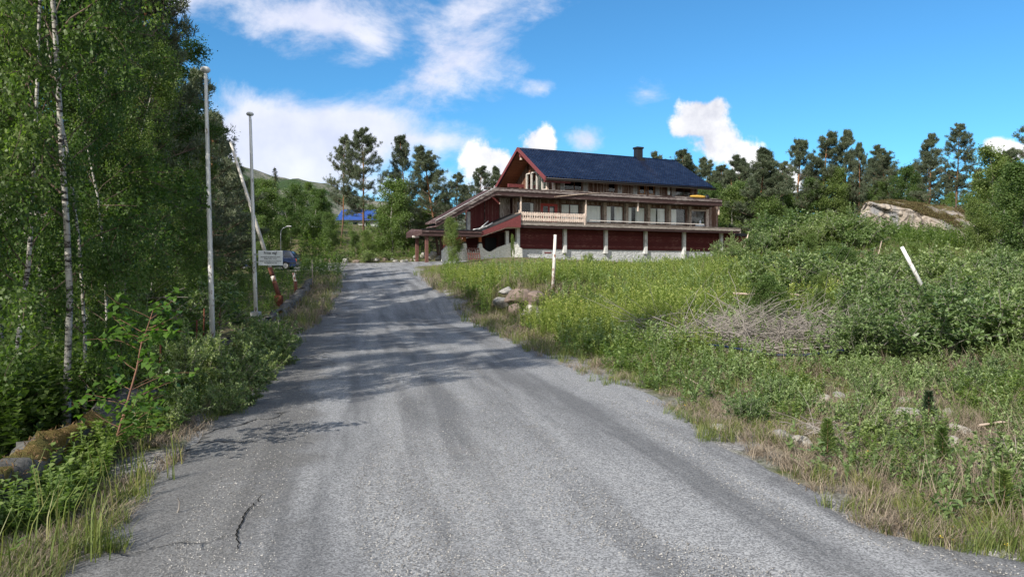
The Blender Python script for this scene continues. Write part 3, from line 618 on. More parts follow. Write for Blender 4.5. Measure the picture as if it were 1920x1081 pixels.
# gable wall (left end) with tall window
gz = lambda t: 10.15 + (t - .2) * (13.55 - 10.15) / 5.8 if t < 6 else 13.55 - (t - 6) * (13.55 - 10.15) / 5.8
def gw(name, mat, y0, y1, zlo, s0=5.0, s1=5.16, mb=None):
    n = 8; pts = [(y0 + (y1 - y0) * i / n, gz(y0 + (y1 - y0) * i / n)) for i in range(n + 1)]
    return MB().prismx([(y1, zlo), (y0, zlo)] + pts, s0, s1).build(name, mat, lodge)
M['brown_gable'] = mat_boards('brown_gable_boards', 1, .15, (.13, .06, .04), (.19, .095, .06), (.28, .2, .16), .35)
gw('gable_wall', M['brown_gable'], 1.6, 3.0, 9.0); gw('gable_wall', M['brown_gable'], 7.8, 10.4, 9.0)
MB().prismx([(3.0, 9.0), (7.8, 9.0), (7.8, 9.4), (3.0, 9.4)], 5.0, 5.16).build('gable_wall', M['brown_gable'], lodge)
MB().prismx([(3.0, 11.5), (7.8, 11.5), (6.0, gz(6)), (3.0, gz(3))], 5.0, 5.16).build('gable_wall', M['brown_gable'], lodge)
g_ = MB()
for y in (3.0, 4.2, 5.4, 6.6, 7.7): g_.box(4.9, 5.08, y, y + .12, 9.4, 11.5)
g_.box(4.9, 5.08, 3.12, 7.7, 11.38, 11.5).box(4.9, 5.08, 3.12, 7.7, 9.4, 9.5)
gwin = g_.build('gable_window', M['frame_pale'], lodge); MB().box(5.0, 5.01, 3.1, 7.75, 9.5, 11.4).build('pane', M['glass'], gwin)
MB().box(6.5, 6.6, 4.2, 7.8, 9.0, 12.3).build('inner_wall', M['room_shade'], lodge)
MB().box(4.72, 4.95, 1.5, 1.75, 9.1, 11.0).build('gable_post', M['pale'], lodge); MB().box(4.6, 4.85, 2.6, 2.8, 9.1, 11.5).build('gable_post', M['pale'], lodge)
MB().add([(4.4, 2.2, 10.9), (4.4, 5.5, 12.0), (4.9, 5.5, 12.0), (4.9, 2.2, 10.9), (4.4, 2.2, 10.8), (4.4, 5.5, 11.9), (4.9, 5.5, 11.9), (4.9, 2.2, 10.8)], [(0, 1, 2, 3), (7, 6, 5, 4), (0, 4, 5, 1), (2, 6, 7, 3), (0, 3, 7, 4), (1, 5, 6, 2)]).build('window_hood', M['pale'], lodge)
# main roof
y_e, z_e, y_r, z_r = .2, 10.15, 6.0, 13.73
def rp(k, s, off=0):      # point on the front slope, k 0 eave .. 1 ridge
    return (s, y_e + (y_r - y_e) * k, z_e + (z_r - z_e) * k + off)
def tileroof():
    N = 18; vs = []; fs = []; step = .30; SS = 4
    def sl_(k): return 3.25 - .12 * k          # left edge
    def sr_(k): return 23.7 - .55 * k
    ns = int(20.6 / step) * SS
    for j in range(N):
        for e in (0, 1):
            k = (j + e) / N
            for i in range(ns + 1):
                a, b = sl_(k), sr_(k); s = a + (b - a) * i / ns; ph = (i % SS) / SS
                off = .05 * math.sin(2 * math.pi * ph) + (.085 if e == 0 else .0)
                vs.append(rp(k, s, off))
        b = j * 2 * (ns + 1)
        for i in range(ns):
            fs.append((b + i, b + i + 1, b + ns + 2 + i, b + ns + 1 + i))
            if j: fs.append((b - (ns + 1) + i, b - (ns + 1) + i + 1, b + i + 1, b + i))
    return MB().add(vs, fs, False)
roof = tileroof().build('roof', M['tiles'], lodge)
MB().add([(3.15, 6, 13.72), (23.1, 6, 13.72), (23.6, 11.8, 10.15), (3.25, 11.8, 10.15), (3.15, 6, 13.6), (23.1, 6, 13.6), (23.6, 11.8, 10.03), (3.25, 11.8, 10.03)],
         [(0, 1, 2, 3), (7, 6, 5, 4), (1, 5, 6, 2), (0, 3, 7, 4), (3, 2, 6, 7)]).build('rear_slope', M['tiles'], roof)
MB().add([(3.2, .25, 10.08), (23.6, .25, 10.08), (23.05, 6, 13.62), (3.1, 6, 13.62), (3.2, .25, 10.0), (23.6, .25, 10.0), (23.05, 6, 13.54), (3.1, 6, 13.54)],
         [(0, 1, 2, 3), (7, 6, 5, 4), (0, 4, 5, 1), (1, 5, 6, 2), (0, 3, 7, 4)]).build('roof_soffit', M['soffit'], roof)
MB().add([(3.2, 6, 13.52), (23.05, 6, 13.52), (23.5, 11.7, 9.98), (3.2, 11.7, 9.98)], [(0, 1, 2, 3)]).build('roof_soffit', M['soffit'], roof)
MB().tube([(3.1, 6.02, 13.78), (23.2, 6.02, 13.78)], .10, 8).build('ridge_tiles', M['tiles'], roof)
def verge(pts, x0, x1, name='verge_board'):
    return MB().prismx(pts, x0, x1).build(name, M['verge'], roof)
verge([(.05, 9.82), (6.0, 13.50), (6.0, 13.86), (.05, 10.19)], 2.98, 3.12)
verge([(6.0, 13.50), (11.95, 9.82), (11.95, 10.19), (6.0, 13.86)], 2.98, 3.12)
MB().box(3.15, 23.7, .08, .2, 9.90, 10.10).build('eave_board', M['slab'], roof)
MB().tube([(3.15, 0.0, 10.06), (23.75, .0, 10.06)], .07, 8).build('gutter', M['black'], roof)
for y, z in ((.5, 10.0), (10.9, 10.15), (8.6, 10.35)):
    MB().box(3.2, 6.0, y - .13, y + .13, z - .25, z + .1).build('roof_beam', M['verge'], roof)
MB().box(3.3, 5.0, 5.85, 6.15, 12.85, 13.2).build('roof_beam', M['verge'], roof)
MB().box(3.35, 3.5, 5.9, 6.1, 12.6, 13.3).build('beam_end', M['pale'], roof)
ch = MB().box(17.6, 18.35, 5.75, 6.45, 13.2, 14.85).build('chimney', M['black'], roof, .02)
MB().box(17.52, 18.43, 5.67, 6.53, 14.75, 14.95).build('chimney_cap', M['black'], ch, .02)
MB().box(17.55, 18.4, 5.35, 5.75, 13.3, 13.62).build('flashing', M['black'], ch)
# things on the ledges
def lump(name, mat, c, r, label, cat, seed, flat=.35, parent=None):
    rr = random.Random(seed); mb = MB(); n = 14; m = 7; vs = []; fs = []
    for j in range(m + 1):
        for i in range(n):
            a = 2 * math.pi * i / n; p = math.pi * j / m; k = 1 + .25 * math.sin(3 * a + seed) * math.sin(p) + .12 * rr.uniform(-1, 1)
            vs.append((c[0] + r[0] * k * math.sin(p) * math.cos(a), c[1] + r[1] * k * math.sin(p) * math.sin(a), c[2] + r[2] * math.cos(p) * (1 + .2 * rr.random())))
    for j in range(m):
        for i in range(n): fs.append((j * n + i, (j + 1) * n + i, (j + 1) * n + (i + 1) % n, j * n + (i + 1) % n))
    o = mb.add(vs, fs, True).build(name, mat); o.location = (LX, LY, 0); o.rotation_euler = (0, 0, LA)
    return tag(o, label, cat)
lump('crumpled_sheet', M['ochre'], (20.4, -.9, 8.95), (1.0, .35, .16), 'ochre yellow sheet crumpled on the roof ledge below the open second-floor window', 'sheet', 3)
lump('bucket', M['black'], (21.55, -1.05, 8.88), (.24, .24, .3), 'dark round bucket beside the ochre sheet at the right end of the ledge', 'bucket', 9)
lump('cloth_heap', M['whitecloth'], (21.9, .35, 6.12), (.55, .25, .17), 'white cloth heap on the sill of the rightmost open window', 'cloth', 5)
lump('white_jug', M['whitecloth'], (21.85, .3, 6.42), (.1, .1, .25), 'small upright white jug on the cloth heap in the rightmost open window', 'jug', 6)
# ------------------------------------------------------------------ plants: numpy builders
def rvec(n, up=0.0):
    v = rng.normal(size=(n, 3)); v[:, 2] += up; return v / np.linalg.norm(v, axis=1, keepdims=True)
def leaves(P, L, Wd, T=None, up=.3, fold=.25, rnd=None):
    """rhombic leaves at points P; returns verts (n*4), quads, rnd"""
    n = len(P); T = rvec(n, 0.0) if T is None else T / (np.linalg.norm(T, axis=1, keepdims=True) + 1e-9)
    N = rvec(n, up * 3); B = np.cross(T, N); B /= (np.linalg.norm(B, axis=1, keepdims=True) + 1e-9); N = np.cross(B, T)
    L = (np.broadcast_to(L, n) * rng.uniform(.7, 1.25, n))[:, None]; Wd = (np.broadcast_to(Wd, n) * rng.uniform(.75, 1.2, n))[:, None]
    m = P + T * L * .45
    V = np.stack([P, m + B * Wd / 2 + N * Wd * fold, P + T * L, m - B * Wd / 2 + N * Wd * fold], 1).reshape(-1, 3)
    return V, np.arange(4 * n).reshape(n, 4), (rng.random(n) if rnd is None else rnd)
def tubes(segs, n=5):
    """segs: list of (points k x 3, radii k)"""
    VV = []; FF = []; b = 0
    for pts, rad in segs:
        pts = np.asarray(pts, float); k = len(pts); d = np.gradient(pts, axis=0); d /= np.linalg.norm(d, axis=1, keepdims=True) + 1e-9
        ref = np.array([.31, .77, .2]) if abs(d[0][2]) > .7 else np.array([0, 0, 1.])
        a = np.cross(d, ref); a /= np.linalg.norm(a, axis=1, keepdims=True) + 1e-9; c = np.cross(d, a)
        t = np.linspace(0, 2 * np.pi, n, endpoint=False)
        V = pts[:, None] + (a[:, None] * np.cos(t)[None, :, None] + c[:, None] * np.sin(t)[None, :, None]) * np.asarray(rad, float)[:, None, None]
        VV.append(V.reshape(-1, 3)); i = np.arange(k - 1)[:, None] * n + b; j = np.arange(n)[None]; j2 = (j + 1) % n
        FF.append(np.stack([i + j, i + j2, i + n + j2, i + n + j], -1).reshape(-1, 4)); b += k * n
    return np.concatenate(VV), np.concatenate(FF)
def path(p0, d0, length, k, wob=.15, grav=0.0, rs=None):
    pts = [np.array(p0, float)]; d = np.array(d0, float); d /= np.linalg.norm(d); st = length / k
    for i in range(k):
        d = d + rng.normal(size=3) * wob + np.array([0, 0, grav]); d /= np.linalg.norm(d); pts.append(pts[-1] + d * st)
    return np.array(pts)
def on(pts, t):
    x = t * (len(pts) - 1); i = min(int(x), len(pts) - 2); f = x - i; return pts[i] * (1 - f) + pts[i + 1] * f
class Proto: pass
def make_proto(segs, cr, nside=5, rnd=None, sm=True):
    p = Proto(); V, Fq = tubes(segs, nside); nf = (len(segs[0][0]) - 1) * nside; p.trunk = npmesh('trunk', V, Fq, smooth=sm, mi=np.r_[np.zeros(nf), np.ones(len(Fq) - nf)]); p.crown = npmesh('crown', cr[0], cr[1], cr[2]); return p
def birch(h, spread, nbr, ntw, nlf, lsize, low=.22, lean=0.0, r0=.06, droop=-.05, lw_=.75):
    segs = []; tr = path((0, 0, 0), (lean, .02, 1), h, 14, .045, .03); segs.append((tr, np.linspace(r0 * 1.15, .012, 15) + np.r_[r0 * .35, np.zeros(14)])); tw = []
    for i in range(nbr):
        t = low + (1 - low) * (i + rng.random()) / nbr; p = on(tr, min(t, .99)); az = rng.uniform(0, 2 * np.pi)
        ln = spread * (1 - ((t - .45) / .62) ** 2 if t > .45 else .75 + .25 * t / .45) * rng.uniform(.7, 1.2) + .15
        up = .5 + .9 * t; b = path(p, (np.cos(az), np.sin(az), up), ln, 7, .10, droop); segs.append((b, np.linspace(max(r0 * .38 * (1.1 - t), .01), .004, 8)))
        for j in range(ntw):
            q = on(b, rng.uniform(.25, 1)); d = rvec(1)[0] + (b[-1] - b[0]) / ln * .9; d[2] -= .15
            tt_ = path(q, d, rng.uniform(.25, .65) * (.5 + spread * .3), 4, .15, -.16); tw.append(tt_)
            if j % 2 == 0: segs.append((tt_, np.linspace(.006, .002, 5)))
    tw = np.array(tw); n = len(tw) * nlf; k = rng.integers(0, len(tw), n); x = rng.random(n) * 3.999; i = x.astype(int); f = (x - i)[:, None]
    P = tw[k, i] * (1 - f) + tw[k, np.minimum(i + 1, 4)] * f + rng.normal(size=(n, 3)) * lsize * 1.3
    T = rvec(n) * .8 + np.array([0, 0, -.5]); tone = rng.random(len(tw))[k] * .45 + rng.random(n) * .55
    return make_proto(segs, leaves(P, lsize, lsize * lw_, T, up=.35, rnd=tone))
def pine(h, crown0, spread, nbr, seed=0, nsub=10, ntuft=4, nb=16, nl=.19, shape=1.0, r0=.13):
    segs = []; tr = path((0, 0, 0), (rng.normal() * .05, rng.normal() * .05, 1), h, 14, .03, .03); segs.append((tr, np.linspace(r0, .03, 15))); C = []; Dn = []; tone = []
    for i in range(10):       # dead snags under the crown
        t = rng.uniform(crown0 * .5, crown0 * 1.15); az = rng.uniform(0, 6.28); segs.append((path(on(tr, t), (np.cos(az), np.sin(az), .1), rng.uniform(.3, 1.1), 4, .12), np.linspace(.02, .005, 5)))
    for i in range(nbr):
        t = crown0 + (1 - crown0) * ((i + rng.random()) / nbr) ** .9; x = (t - crown0) / (1 - crown0); az = rng.uniform(0, 2 * np.pi)
        ln = spread * (1 - x ** 2 * .85) ** shape * (.55 + .45 * min(1, x * 4)) * rng.uniform(.6, 1.25) + .12
        b = path(on(tr, min(t, .995)), (np.cos(az), np.sin(az), .05 + .8 * x), ln, 6, .09, .04); segs.append((b, np.linspace(.035 * (1.2 - x), .008, 7)))
        tb = rng.random() * .4
        for j in range(nsub):
            q = on(b, rng.uniform(.35, 1)); d = rvec(1)[0]; d[2] = abs(d[2]) * .6; d += (b[-1] - b[0]) / ln * .8
            sbr = path(q, d, ln * rng.uniform(.15, .4) + .1, 3, .12, .06); segs.append((sbr, np.linspace(.012, .005, 4)))
            for k in range(ntuft): C.append(on(sbr, .3 + .7 * rng.random()) + rng.normal(size=3) * .05); Dn.append(sbr[-1] - sbr[0]); tone.append(tb + rng.random() * .3)
        C.append(b[-1]); Dn.append(b[-1] - b[-2]); tone.append(tb + .3)
    C = np.array(C); Dn = np.array(Dn); Dn /= np.linalg.norm(Dn, axis=1, keepdims=True) + 1e-9; tone = np.array(tone)
    P = np.repeat(C, nb, 0) + rng.normal(size=(len(C) * nb, 3)) * .05; T = rvec(len(P), .25) * .9 + np.repeat(Dn, nb, 0) * .6
    return make_proto(segs, leaves(P, nl, nl * .16, T, fold=.1, rnd=np.clip(np.repeat(tone, nb) + rng.random(len(P)) * .3, 0, 1)), 6)
def spruce(h, spread, nwh, nb=10, nl=.10):
    segs = []; tr = path((0, 0, 0), (0, 0, 1), h, 10, .01, .03); segs.append((tr, np.linspace(.13, .015, 11))); C = []; Dn = []; tone = []
    for i in range(nwh):
        t = .08 + .91 * i / nwh; ln = spread * (1 - t) ** .85 * rng.uniform(.8, 1.15) + .08
        for k in range(7):
            az = rng.uniform(0, 6.28); l2 = ln * rng.uniform(.6, 1.1); b = path(on(tr, t), (np.cos(az), np.sin(az), -.05 + .5 * t), l2, 5, .05, -.05 + .05 * t); segs.append((b, np.linspace(.02 * (1.2 - t), .004, 6)))
            for j in range(int(4 + l2 * 11)):
                x = rng.uniform(.1, 1); q = on(b, x); side = rng.choice([-1, 1]) * rng.uniform(0, .22) * (1.1 - x) * l2
                C.append(q + np.array([-np.sin(az) * side, np.cos(az) * side, -.03 - abs(side) * .3])); Dn.append(b[-1] - b[0]); tone.append(rng.random() * .5)
    C = np.array(C); Dn = np.array(Dn); Dn /= np.linalg.norm(Dn, axis=1, keepdims=True) + 1e-9
    P = np.repeat(C, nb, 0) + rng.normal(size=(len(C) * nb, 3)) * .035; T = rvec(len(P), -.15) * .7 + np.repeat(Dn, nb, 0) * .6
    return make_proto(segs, leaves(P, nl, nl * .2, T, fold=.1, rnd=np.clip(np.repeat(tone, nb) + rng.random(len(P)) * .5, 0, 1)), 5)
def shrub(h, spread, nst, ntw, nlf, L, Wd, tilt=.5, tone0=0.0):
    segs = []; tw = []
    for i in range(nst):
        az = rng.uniform(0, 6.28); r = rng.uniform(0, .15) * spread; d = (np.cos(az) * tilt * rng.random(), np.sin(az) * tilt * rng.random(), 1)
        b = path((np.cos(az) * r, np.sin(az) * r, -.05), d, h * rng.uniform(.6, 1.1), 7, .10, -.01); segs.append((b, np.linspace(.009, .003, 8)))
        for j in range(ntw):
            q = on(b, rng.uniform(.2, 1)); dd = rvec(1, .4)[0] + (b[-1] - b[0]) / h * .5; t_ = path(q, dd, h * rng.uniform(.15, .32), 4, .1, .04); tw.append(t_); segs.append((t_, np.linspace(.0035, .0015, 5)))
    tw = np.array(tw); n = len(tw) * nlf; k = rng.integers(0, len(tw), n); x = rng.random(n) * 3.999; i = x.astype(int); f = (x - i)[:, None]
    P = tw[k, i] * (1 - f) + tw[k, np.minimum(i + 1, 4)] * f; T = rvec(n, .25) + (tw[k, 4] - tw[k, 0]) / (h * .25) * .55
    return make_proto(segs, leaves(P, L, Wd, T, up=1.0, rnd=np.clip(tone0 + rng.random(len(tw))[k] * .4 + rng.random(n) * .6, 0, 1)), 4)

PB = [birch(9, 1.8, 44, 10, 85, .055, .10, 0, .038), birch(8, 1.5, 38, 10, 80, .052, .08, .10, .032), birch(10, 1.9, 44, 10, 85, .054, .22, -.03, .048), birch(6.5, 1.4, 32, 9, 76, .052, .06, .05, .03)]
FB = [birch(7, 2.1, 44, 10, 34, .13, .06, 0, .05, -.02), birch(6, 1.9, 42, 10, 34, .12, .02, .03, .04, .02), birch(8, 1.8, 44, 10, 34, .12, .10, 0, .045, -.04)]
PP = [pine(11, .26, 2.6, 62, nb=18), pine(10, .12, 2.5, 74, nb=18), pine(12, .36, 2.7, 54, nb=18), pine(9, .10, 2.0, 70, shape=1.2, nb=18), pine(10, .30, 2.3, 54, nb=18)]
SP = [spruce(9, 1.7, 34), spruce(7, 1.1, 30)]
WS = [shrub(1.3, 1, 18, 10, 30, .075, .030), shrub(1.0, 1, 18, 9, 30, .07, .030, .8), shrub(1.7, 1, 18, 11, 32, .08, .032, .45), shrub(.6, .6, 14, 7, 22, .06, .030, .9)]
HP = dict(PB=[9, 8, 10, 6.5], FB=[7, 6, 8], PP=[11, 10, 12, 9, 10], SP=[9, 7], WS=[1.3, 1.0, 1.7, .6])
PROT = dict(PB=PB, FB=FB, PP=PP, SP=SP, WS=WS)
MATS = dict(PB=('birch_bark', 'birch_leaf'), FB=('birch_bark', 'far_leaf'), PP=('pine_bark', 'needle'), SP=('pine_bark', 'spruce'), WS=('twig', 'willow'))
for k, ps in PROT.items():
    for p in ps: p.trunk.materials.append(M[MATS[k][0]]); p.trunk.materials.append(M['limb'] if k != 'WS' else M['twig']); p.crown.materials.append(M[MATS[k][1]])
def plant(kind, i, x, y, h, name, label, cat, group=None, rz=None, wid=1.0, tilt=(0, 0), dz=0.0):
    e = empty(name, (x, y, Z1(x, y) - .05 + dz), rng.uniform(0, 6.28) if rz is None else rz)
    k = h / HP[kind][i]; e.scale = (k * wid, k * wid, k); e.rotation_euler = (tilt[0], tilt[1], e.rotation_euler[2])
    p = PROT[kind][i]; link('trunk' if kind != 'WS' else 'stems', p.trunk, None, e); link('crown' if kind != 'WS' else 'foliage', p.crown, None, e)
    return tag(e, label, cat, group)
def top_h(u, v, D):  # height of something whose top shows at photo row v, D metres away, above its ground
    return 1.6 + (HV - v) / F * D - Z1(at(u, D), D)

# --- left-hand wood: near birches behind the wall
nearb = [  # u, D, top row or height, proto, width, label
 (118, 6.9, 9.5, 2, .68, 'white barked birch standing over the mossy end of the low wall at the left edge'),
 (152, 7.3, 7.0, 1, .6, 'thin white birch stem just right of the big white barked birch by the wall'),
 (20, 6.6, 6.0, 3, .8, 'crooked small birch with bent pale stem at the far left edge'),
 (165, 11.5, 9.0, 2, .75, 'tall birch behind the two white stems, crown against the sky'),
 (190, 10.0, 6.5, 1, .75, 'slender leaning birch with a pale forked stem in the left wood'),
 (0, 10.5, 10.0, 0, 1.2, 'broad birch filling the left edge behind the crooked stem'),
 (235, 14.5, 6.0, 0, .9, 'leafy birch left of the taller flagpole'),
 (325, 20, 6.0, 3, 1.0, 'bushy birch right behind the taller flagpole'),
 (80, 14, 11.0, 0, 1.0, 'tall birch deep in the left wood above the white trunk'),
 (-10, 15, 12, 2, 1.2, 'tall birch at the top left corner'),
 (225, 19, 7.5, 1, 1.2, 'dense birch in the middle of the left wood'),
 (130, 22, 10.5, 2, 1.2, 'tall birch at the back of the left wood'),
 (345, 27, 6.0, 0, 1.1, 'green birch below the dark pines, left of the taller flagpole'),
 (285, 31, 7.5, 2, 1.3, 'birch at the back of the left wood near the dark pines'),
 (270, 16, 4.2, 3, 1.2, 'low bushy birch in the undergrowth of the left wood'),
 (190, 14, 4.5, 0, 1.1, 'low leafy birch filling the gap behind the two white stems'),
 (345, 23, 4.4, 1, 1.3, 'low birch beside the dark brushwood heap'),
 (60, 25, 13, 0, 1.3, 'far birch behind the left wood'),
]
for u, D, h, i, wd, lab in nearb: plant('PB', i, at(u, D), D, h, 'birch_tree', lab, 'tree', 'birches of the left wood', wid=wd)
# trees beyond the left edge of the frame whose shade falls over the road
for x, y, h, i in ((-7.6, 3.2, 5.0, 0), (-9.0, 5.5, 7.5, 2), (-9.5, 2.0, 6.0, 0), (-11, 9, 7, 0), (-12.5, 5.5, 8.5, 1), (-6.9, -.6, 3.8, 3)):
    plant('PB', i, x, y, h, 'birch_tree', 'birch of the dense left wood, crown reaching in from the left edge', 'tree', 'birches of the left wood', wid=1.15)
# conifers of the left wood
for u, D, v, i, wd, lab in [(228, 21, -30, 0, .8, 'tallest dark pine of the left wood, top cut by the upper edge'), (340, 27, 80, 1, .75, 'dark pine standing behind the taller flagpole top'),
    (372, 33, 150, 3, .85, 'dark pine with drooping tips right behind the taller flagpole'), (215, 17, -60, 4, .8, 'dark trunked pine among the birches in the left wood'), (410, 41, 225, 3, 1.1, 'lower pine at the right edge of the left wood'), (300, 34, 90, 1, .8, 'dark pine behind the tallest pines of the left wood')]:
    plant('PP', i, at(u, D), D, top_h(u, v, D), 'pine_tree', lab, 'tree', 'dark pines of the left wood', wid=wd)
for u, D, v, i, lab in [(400, 38, 250, 0, 'dark spruce between the two flagpoles'), (432, 46, 300, 1, 'small dark spruce touching the leaning barrier boom'), (452, 52, 288, 0, 'spruce with pointed top just left of the shorter flagpole'), (518, 92, 312, 1, 'slim pointed spruce under the mountain ridge')]:
    plant('SP', i, at(u, D), D, top_h(u, v, D), 'spruce_tree', lab, 'tree', wid=1.1)
# --- wood behind the road end
mid = [(405, 44, 360, 0), (440, 60, 345, 2), (490, 62, 362, 1), (505, 78, 345, 0), (545, 74, 372, 2), (560, 84, 350, 1), (592, 77, 360, 0), (612, 96, 372, 1), (530, 66, 420, 1), (480, 58, 410, 0), (618, 88, 400, 1), (572, 100, 345, 2), (430, 60, 345, 0), (470, 82, 342, 1), (618, 104, 385, 0), (600, 108, 380, 2)]
labs = ['leafy tree by the foot of the boom', 'leafy tree behind the shorter flagpole', 'pale green tree right of the shorter flagpole', 'rounded tree below the mountain', 'slim light green birch behind the parked car', 'dense green tree behind the lamp post', 'dark broadleaf left of the twin pines', 'small tree beside the timber terrace', 'low tree behind the parked car roof', 'low tree behind the notice board', 'low tree in front of the blue roofed house', 'tall tree in the gap under the ridge', 'tree filling the gap between the flagpoles', 'tree on the slope under the mountain', 'tree behind the blue roofed house', 'far tree behind the timber terrace']
for (u, D, v, i), lab in zip(mid, labs): plant('FB', i, at(u, D), D, top_h(u, v, D), 'broadleaf_tree', lab, 'tree', 'broadleaf trees behind the end of the road', wid=1.15)
for u, D, v, i, wd, lab in [(640, 77, 262, 2, .75, 'left and thinner pine of the tall pair above the road end'), (682, 76, 253, 0, 1.0, 'right and tallest pine of the tall pair above the road end'),
    (768, 78, 266, 4, .8, 'sparse tall pine left of the lodge'), (822, 75, 283, 1, 1.2, 'broad dark pine just left of the lodge roof'), (893, 92, 318, 4, 1.0, 'pine rising behind the left roof slope of the lodge'), (927, 96, 318, 3, .9, 'small pine beside the gable of the lodge'),
    (850, 84, 330, 2, 1.1, 'pine half hidden behind the broad dark pine')]:
    plant('PP', i, at(u, D), D, top_h(u, v, D), 'pine_tree', lab, 'tree', 'pines left of the lodge', wid=wd)
for u, D, v, i, wd, lab in [(735, 70, 345, 0, 1.25, 'bright green birch with white stems left of the entrance canopy'), (726, 73, 395, 1, 1.0, 'small birch right of the blue roofed house'), (790, 76, 400, 1, 1.2, 'low dark tree behind the entrance canopy'), (620, 70, 405, 1, .9, 'small tree with two pale stems on the bank'),
    (668, 68, 436, 1, .9, 'bright bush below the blue roofed house'), (762, 74, 372, 2, 1.2, 'tree behind the bright green birch'), (690, 66, 436, 1, 1.2, 'round bush at the foot of the bright green birch'), (830, 85, 385, 0, 1.1, 'shaded tree behind the left roof slope')]:
    plant('FB', i, at(u, D), D, top_h(u, v, D), 'broadleaf_tree' if v < 425 else 'bush', lab, 'tree' if v < 425 else 'bush', 'broadleaf trees behind the end of the road', wid=wd)
# --- trees right of and behind the lodge
for u, D, v, i, wd, lab in [(1250, 100, 292, 1, .9, 'pine top showing over the right end of the blue roof'), (1300, 98, 289, 4, 1.0, 'sunlit pine behind the right end of the lodge'), (1335, 100, 300, 1, 1.0, 'pine behind the hanging right roof corner'), (1372, 92, 325, 3, 1.0, 'small pine right of the lodge'),
    (1425, 82, 287, 3, 1.15, 'pine with orange trunk standing alone right of the lodge'), (1398, 98, 300, 1, 1.0, 'pine left of the orange trunked pine'), (1488, 88, 265, 4, .9, 'left pine of the group left of the rock'), (1530, 86, 262, 1, 1.0, 'middle pine of the group left of the rock'), (1582, 86, 253, 3, .75, 'narrow pointed pine of the group left of the rock'),
    (1610, 84, 275, 3, .6, 'slim pine just left above the rock'), (1668, 78, 278, 1, 1.1, 'round topped pine above the left end of the rock'), (1740, 70, 258, 3, .9, 'left pine above the heather slope'), (1790, 66, 240, 0, .9, 'tallest pine above the heather slope with red trunk'), (1860, 66, 290, 1, 1.0, 'pine behind the right end of the rock'), (1895, 58, 285, 3, 1.1, 'dark pine at the right edge'), (1925, 48, 222, 2, .9, 'tall pine cut by the right edge'), (1640, 92, 300, 1, 1.0, 'pine behind the round topped pine'), (1450, 100, 310, 4, 1.0, 'background pine between the groups')]:
    plant('PP', i, at(u, D), D, top_h(u, v, D), 'pine_tree', lab, 'tree', 'pines right of the lodge', wid=wd * 1.1)
rb = random.Random(12)
for k in range(24):
    u = 1285 + k * 27 + rb.uniform(-9, 9); D = rb.uniform(96, 112); plant('PP', rb.choice([1, 3, 0, 4]), at(u, D), D, top_h(u, rb.uniform(300, 345), D), 'pine_tree', 'background pine in the belt of wood along the right hand skyline', 'tree', 'background pines on the right skyline', wid=1.15)
for k in range(16):
    u = 1300 + k * 40 + rb.uniform(-12, 12); D = rb.uniform(86, 94); plant('FB', rb.choice([0, 1, 2]), at(u, D), D, top_h(u, rb.uniform(345, 372), D), 'broadleaf_tree', 'background birch under the pines along the right hand skyline', 'tree', 'background birches on the right skyline', wid=1.25)
for k in (0, 4, 5, 6, 7, 8):
    u = 600 + k * 34 + rb.uniform(-9, 9); D = rb.uniform(92, 106); plant('PP', rb.choice([1, 3]), at(u, D), D, top_h(u, rb.uniform(345, 380), D), 'pine_tree', 'background pine low behind the tall pines left of the lodge', 'tree', 'background pines left of the lodge', wid=1.2)
for u, D, v, i, wd, lab in [(1375, 84, 360, 0, 1.2, 'dense green tree at the right end of the lodge'), (1400, 88, 350, 0, 1.2, 'broad green tree behind the orange trunked pine'), (1345, 92, 352, 1, 1.0, 'green tree behind the right wall of the lodge'), (1450, 80, 375, 1, 1.2, 'green tree right of the orange trunked pine'), (1480, 66, 395, 0, 1.0, 'bushy green tree left of the black cabin'), (1560, 84, 325, 0, 1.0, 'light green birch left above the rock'), (1520, 86, 340, 2, 1.2, 'green tree under the pine group'), (1690, 74, 320, 1, 1.2, 'green birch standing on top of the rock'), (1640, 78, 345, 1, 1.0, 'small birch above the left end of the rock'),
    (1845, 44, 285, 2, 1.1, 'pale slim birch right of the rock'), (1880, 40, 345, 0, 1.1, 'yellow green birch at the right edge below the pines'), (1910, 36, 320, 1, 1.2, 'leafy tree cut by the right edge'), (1830, 40, 380, 1, 1.0, 'young birch in front of the right end of the rock'), (1720, 72, 350, 1, 1.0, 'small birch behind the heather slope'), (1870, 60, 320, 0, 1.2, 'green birch behind the right end of the rock'), (1595, 88, 350, 0, 1.2, 'background tree left of the rock'), (1430, 94, 365, 0, 1.3, 'background tree behind the green trees')]:
    plant('FB', i, at(u, D), D, top_h(u, v, D), 'broadleaf_tree', lab, 'tree', 'broadleaf trees right of the lodge', wid=wd)
# one vine-like bush before the canopy
plant('FB', 1, at(849, 59), 59, top_h(849, 414, 59), 'young_tree', 'slim young tree growing in front of the entrance canopy', 'tree', wid=.85)
plant('FB', 1, at(962, 63.6), 63.6, 2.0, 'bush', 'small climbing bush at the corner column of the lodge', 'bush', wid=.35)

